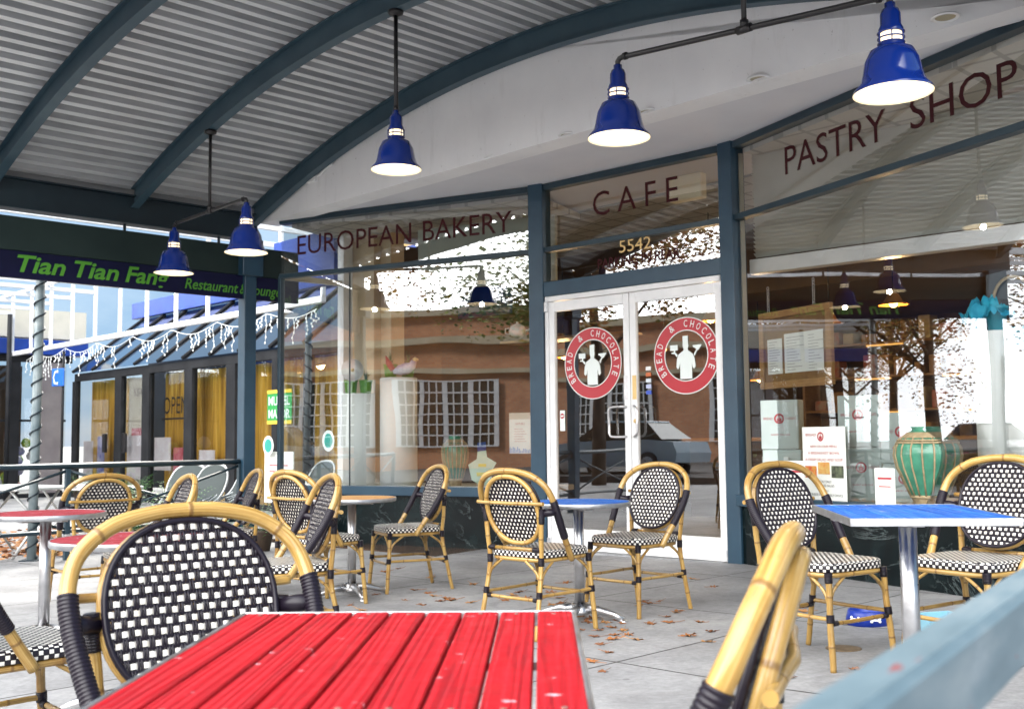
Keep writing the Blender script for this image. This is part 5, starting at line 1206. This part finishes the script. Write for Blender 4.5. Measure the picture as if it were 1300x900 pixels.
for i, (s0_, c0_, s1_, c1_) in enumerate(((-9, -3.4, -7.8, -.8), (-8.6, -3.4, -8.3, -1.4), (-9.9, -3.6, -9.6, -1.0))):
    q = MB(); q.tube([(s0_, c0_, 4.5), ((s0_ + s1_) / 2, (c0_ + c1_) / 2, 4.0), (s1_, c1_, 3.55)], [.05, .13, .05], 6, flat=.3); q.build('white_fin', lat, pg)
# icicle lights: one string
ic = mat('string_light', (.75, .78, .78), .4, emit=(1, 1, .95), es=.25)
q = MB(); rnd = random.Random(9); s = SE0 + 1; P = []
while s < SE1: P.append((s, CE - .05, ZE - .03 - .13 * abs(math.sin(s * 2.1)))); s += .12
q.tube(P, .006, 5)
for p in P:
    if rnd.random() < .62:
        L_ = rnd.uniform(.12, .45); pts = [Vector(p)]
        for k in range(1, 6): pts.append(Vector((p[0] + rnd.uniform(-.03, .03), p[1] + rnd.uniform(-.02, .02), p[2] - L_ * k / 5)))
        q.tube(pts, .0045, 4)
        for v_ in pts[1:]: q.lathe([(0, -.025), (.012, -.012), (.010, .008), (0, .016)], 6, Matrix.Translation(v_))
o = q.build('icicle_lights', ic); o.location = (F0.x, F0.y, 0); o.rotation_euler = (0, 0, ANG); tag(o, 'white icicle string lights hanging from the eave bar of the white pergola', 'string lights')
# ================================================================== ACROSS THE ROAD (seen in the window reflections)
br = site('brick_building', 'single storey red brick building with white gridded windows across the road', 'building')
CB = -27
q = MB(); q.box((-18.2, CB - 8, -1), (45, CB, 5.6)); q.build('wall', brickM, br)
stone = noisy('pale_stone', (.50, .42, .28), (.60, .52, .38), 2, .7, .2)
q = MB(); q.box((-18.4, CB, 4.5), (45.2, CB + .35, 4.75)); q.box((-18.4, CB, 3.45), (45.2, CB + .22, 3.62)); q.box((-18.4, CB - .2, 5.6), (45.2, CB + .3, 5.85)); q.build('cornice', stone, br)
winD = mat('dark_pane', (.02, .03, .03), .1)
for x in (-14.6, -8.2, -3.6, 5, 10.5, 16, 21.5, 27):
    q = MB(); q.box((x - 1.9, CB + .02, .8), (x + 1.9, CB + .10, 3.2), None); f_ = q.build('window', winD, br); q = MB()
    for i in range(13): ww = .09 if i % 3 == 0 else .025; q.box((x - 1.9 + i * 3.8 / 12 - ww, CB + .101, .8), (x - 1.9 + i * 3.8 / 12 + ww, CB + .15, 3.2))
    for i in range(7): q.box((x - 1.99, CB + .151, .8 + i * .4 - .025), (x + 1.99, CB + .17, .8 + i * .4 + .025))
    q.build('window_frame', lat, f_)
def leafmass(q, ctr, rad, n, sz, rnd, nm):
    cl = [(Vector((rnd.gauss(0, .45), rnd.gauss(0, .45), rnd.gauss(0, .38))), rnd.uniform(.2, .42)) for _ in range(26)]
    for i in range(n):
        c_, r_ = rnd.choice(cl); d_ = Vector((rnd.gauss(0, 1), rnd.gauss(0, 1), rnd.gauss(0, 1))).normalized() * r_ * rnd.random() ** .4; p = Vector(ctr) + (c_ + d_) * rad
        T = Matrix.Translation(p) @ Matrix.Rotation(rnd.uniform(0, 6.28), 4, 'Z') @ Matrix.Rotation(rnd.uniform(-1.3, 1.3), 4, 'X'); s_ = sz * rnd.uniform(.6, 1.4)
        q.quad((-s_, 0, 0), (0, -s_ * .6, 0), (s_, 0, 0), (0, s_ * .6, 0), T, rnd.randrange(nm))
aut = [mat('autumn_leaf%d' % i, c_, .8) for i, c_ in enumerate(((.50, .22, .05), (.36, .13, .05), (.60, .36, .09), (.22, .22, .05)))]
grn = [mat('green_leaf%d' % i, c_, .8) for i, c_ in enumerate(((.10, .16, .03), (.18, .22, .05), (.34, .28, .07)))]
def tree(s, c, h, rad, cols, label, seed, n=13000, sz=.062):
    rnd = random.Random(seed); x, y = W(s, c); r = empty('street_tree', (x, y, gz(x, y)), 0, label, 'tree', 'street trees along the road'); q = MB()
    q.tube([(0, 0, -.1), (.05, .03, h * .25), (-.05, .1, h * .5), (.1, 0, h * .8)], [.2, .15, .11, .03], 10)
    for i in range(16):
        a_ = rnd.uniform(0, 6.28); z0 = h * rnd.uniform(.28, .7); L_ = rad * rnd.uniform(.6, 1.15); p0_ = Vector((0, .05, z0)); dv = Vector((math.cos(a_), math.sin(a_), rnd.uniform(.5, 1.1))); p1_ = p0_ + dv * L_ * .5; p2_ = p0_ + dv * L_ + Vector((0, 0, .2))
        q.tube([p0_, p1_, p2_], [.06, .035, .008], 6)
        for k in range(3):
            e_ = p1_ + Vector((rnd.uniform(-1, 1), rnd.uniform(-1, 1), rnd.uniform(.2, 1))) * L_ * .5; q.tube([p1_, e_], [.02, .004], 4)
    q.build('trunk', barkM, r); q = MB(); leafmass(q, (0, 0, h * .68), rad, n, sz, rnd, len(cols)); q.build('crown', cols, r)
tree(-12.2, -9, 8.5, 3.8, aut, 'street tree with thinning russet leaves across from the doors', 1, 20000, .06); tree(-5, -12, 9, 3.3, aut, 'street tree with russet leaves further along the kerb', 2); tree(-21, -9, 8, 3.0, grn + aut[:1], 'street tree with olive green leaves at the far kerb', 3)
tree(-17, -7.2, 9, 3.7, aut, 'broad orange tree beyond the near end of the court', 11, 16000); tree(-22.5, -12.5, 9, 3.8, aut[:2] + grn[2:], 'mixed orange and green tree at the bend of the road', 12, 12000)
tree(3, -12, 8, 2.8, grn, 'green street tree beside the road behind the camera', 4); tree(-16, -16, 8, 3.2, aut, 'broad russet tree near the brick building', 5, 9000); tree(-25, -4, 8.5, 3.4, aut, 'russet tree by the far end of the court', 6, 9000); tree(-30, -14, 9, 3.6, aut, 'tall russet tree far down the road', 8, 9000)
def car(s, c, rz, col, label):
    x, y = W(s, c); r = empty('parked_car', (x, y, gz(x, y) + .06), ANG + rz, label, 'car', 'cars parked along the kerb'); bm_ = noisy('car_paint', col, tuple(v_ * 1.15 for v_ in col), 1, .2, 0, coat=.8)
    q = MB(); prof_ = [(-2.2, .35), (-2.25, .6), (-2.15, .9), (-1.3, .98), (1.0, .98), (1.9, .86), (2.2, .68), (2.22, .38), (1.85, .28), (-1.9, .28)]
    q.prism(prof_, -.86, .86); q.build('body', bm_, r)
    q = MB(); n = 0; lo_ = [(-1.75, .981), (1.05, .981)]; hi_ = [(-1.15, 1.46), (.25, 1.46)]
    pts = [(-1.75, -.8, .981), (1.15, -.8, .981), (.30, -.62, 1.45), (-1.2, -.62, 1.45)]; pts2 = [(a_, -b_, c_) for a_, b_, c_ in pts]
    q.v += [Vector(p) for p in pts + pts2]
    for f_ in ((0, 1, 2, 3), (7, 6, 5, 4), (1, 5, 6, 2), (4, 0, 3, 7)): q.face(f_)
    q.build('window', winD, r); q = MB(); q.box((-1.2, -.63, 1.452), (.32, .63, 1.50), None, .02); q.build('roof', bm_, r)
    for wx in (-1.35, 1.4):
        for wy in (-.80, .80):
            q = MB(); T = T_(wx, wy, .31) @ Matrix.Rotation(R(90), 4, 'X'); q.lathe([(0, -.11), (.27, -.11), (.31, -.08), (.31, .08), (.27, .11), (0, .11)], 24, T); wl = q.build('wheel', inkK, r)
            q = MB(); q.lathe([(0, -.115), (.18, -.115), (.19, -.112), (.19, .112), (.18, .115), (0, .115)], 20, T); q.build('rim', chrome, wl)
    q = MB()
    for yy in (-.65, .65): q.box((2.18, yy - .15, .62), (2.24, yy + .15, .74), None, .01)
    q.build('headlight', lat, r)
car(-12.5, -15.0, 0, (.62, .64, .66), 'white hatchback car parked beside the far trees'); car(-6.6, -15.4, math.pi, (.36, .46, .54), 'silver blue car parked across from the patio'); car(-19, -14.2, 0, (.5, .5, .52), 'white car parked further along the road'); car(9, -15, 0, (.30, .02, .03), 'dark red car parked nearest behind the camera')
# pink flowers in a kerb planter
for i, (s, c) in enumerate(((-9.0, -8.2), (-10.6, -8.4), (-7.4, -8.0))):
    x, y = W(s, c); r = empty('flower_planter', (x, y, gz(x, y)), ANG, ('planter of pink flowers in the middle of the kerb row', 'planter of pink flowers at the far end of the kerb row', 'planter of pink flowers at the near end of the kerb row')[i], 'planter', 'kerb planters')
    q = MB(); q.box((-.5, -.25, 0), (.5, .25, .5), None, .02); q.build('planter_box', darkin, r); q = MB(); rnd = random.Random(20 + i)
    for k in range(500): T = Matrix.Translation((rnd.gauss(0, .28), rnd.gauss(0, .16), .5 + abs(rnd.gauss(.12, .1)))) @ Matrix.Rotation(rnd.uniform(0, 6), 4, 'Z') @ Matrix.Rotation(rnd.uniform(-1, 1), 4, 'X'); q.quad((-.04, 0, 0), (0, -.03, 0), (.04, 0, 0), (0, .03, 0), T, k % 3)
    q.build('flowers', [mat('pink_petal', (.5, .04, .2), .6), mat('magenta_petal', (.35, .02, .15), .6), leafG], r)
# ================================================================== SKY AND LIGHT
SUN_EL = R(36); sdv = -u2 * .80 + n2 * .60; SUN_AZ = math.atan2(sdv.y, sdv.x)      # direction towards the sun, from +x
wd = bpy.data.worlds.new('World'); bpy.context.scene.world = wd; wd.use_nodes = True; nt = wd.node_tree
bg = nt.nodes['Background']; sky = nt.nodes.new('ShaderNodeTexSky'); sky.sky_type = 'NISHITA'; sky.sun_disc = False
sky.sun_elevation = SUN_EL; sky.sun_rotation = math.pi / 2 - SUN_AZ; sky.air_density = 1.0; sky.dust_density = 1.0
tc = nt.nodes.new('ShaderNodeTexCoord'); mp = nt.nodes.new('ShaderNodeMapping'); mp.inputs['Scale'].default_value = (1, 1, 2.4); nz = nt.nodes.new('ShaderNodeTexNoise'); nz.inputs['Scale'].default_value = 2.4; nz.inputs['Detail'].default_value = 8; nz.inputs['Roughness'].default_value = .6
cr = nt.nodes.new('ShaderNodeValToRGB'); cr.color_ramp.elements[0].position = .42; cr.color_ramp.elements[1].position = .66; cr.color_ramp.elements[0].color = (.72, .72, .72, 1)
mx = nt.nodes.new('ShaderNodeMix'); mx.data_type = 'RGBA'; mx.inputs[7].default_value = (7.2, 7.5, 8.0, 1)
nt.links.new(tc.outputs['Generated'], mp.inputs['Vector']); nt.links.new(mp.outputs['Vector'], nz.inputs['Vector']); nt.links.new(nz.outputs['Fac'], cr.inputs['Fac']); 
vd = nt.nodes.new('ShaderNodeVectorMath'); vd.operation = 'DOT_PRODUCT'; vd.inputs[1].default_value = (-n2.x, -n2.y, .25); nt.links.new(tc.outputs['Generated'], vd.inputs[0])
mr = nt.nodes.new('ShaderNodeMapRange'); mr.inputs[1].default_value = .15; mr.inputs[2].default_value = .75; nt.links.new(vd.outputs['Value'], mr.inputs[0])
br_ = nt.nodes.new('ShaderNodeMix'); br_.data_type = 'RGBA'; br_.inputs[6].default_value = (2.3, 3.9, 5.8, 1); br_.inputs[7].default_value = (68, 67.5, 67, 1); nt.links.new(mr.outputs[0], br_.inputs[0]); nt.links.new(br_.outputs[2], mx.inputs[7])  # sky made far brighter towards the street, added fill light under the canopy
mxx = nt.nodes.new('ShaderNodeMath'); mxx.operation = 'MULTIPLY_ADD'; mxx.inputs[1].default_value = .75; mxx.use_clamp = True; nt.links.new(mr.outputs[0], mxx.inputs[0]); nt.links.new(cr.outputs['Color'], mxx.inputs[2]); nt.links.new(mxx.outputs[0], mx.inputs[0]); nt.links.new(sky.outputs['Color'], mx.inputs[6]); nt.links.new(mx.outputs[2], bg.inputs['Color'])
bg.inputs['Strength'].default_value = .145
sl = bpy.data.lights.new('sun', 'SUN'); sl.energy = 5.0; sl.angle = R(14); sl.color = (1, .95, .86); so = bpy.data.objects.new('sun', sl); C.objects.link(so)
sd = Vector((math.cos(SUN_AZ) * math.cos(SUN_EL), math.sin(SUN_AZ) * math.cos(SUN_EL), math.sin(SUN_EL))); so.rotation_euler = sd.to_track_quat('Z', 'Y').to_euler()
sc = bpy.context.scene; sc.view_settings.view_transform = 'Standard'; sc.view_settings.look = 'None'; sc.view_settings.exposure = 0; sc.view_settings.gamma = 1
sc.cycles.max_bounces = 8; sc.cycles.transparent_max_bounces = 16; sc.cycles.glossy_bounces = 4; sc.cycles.use_denoising = True; sc.cycles.sample_clamp_indirect = 6
for o in bpy.data.objects:
    if o.type == 'MESH' and o.parent is None and 'label' not in o and 'kind' not in o: print('UNLABELLED', o.name)
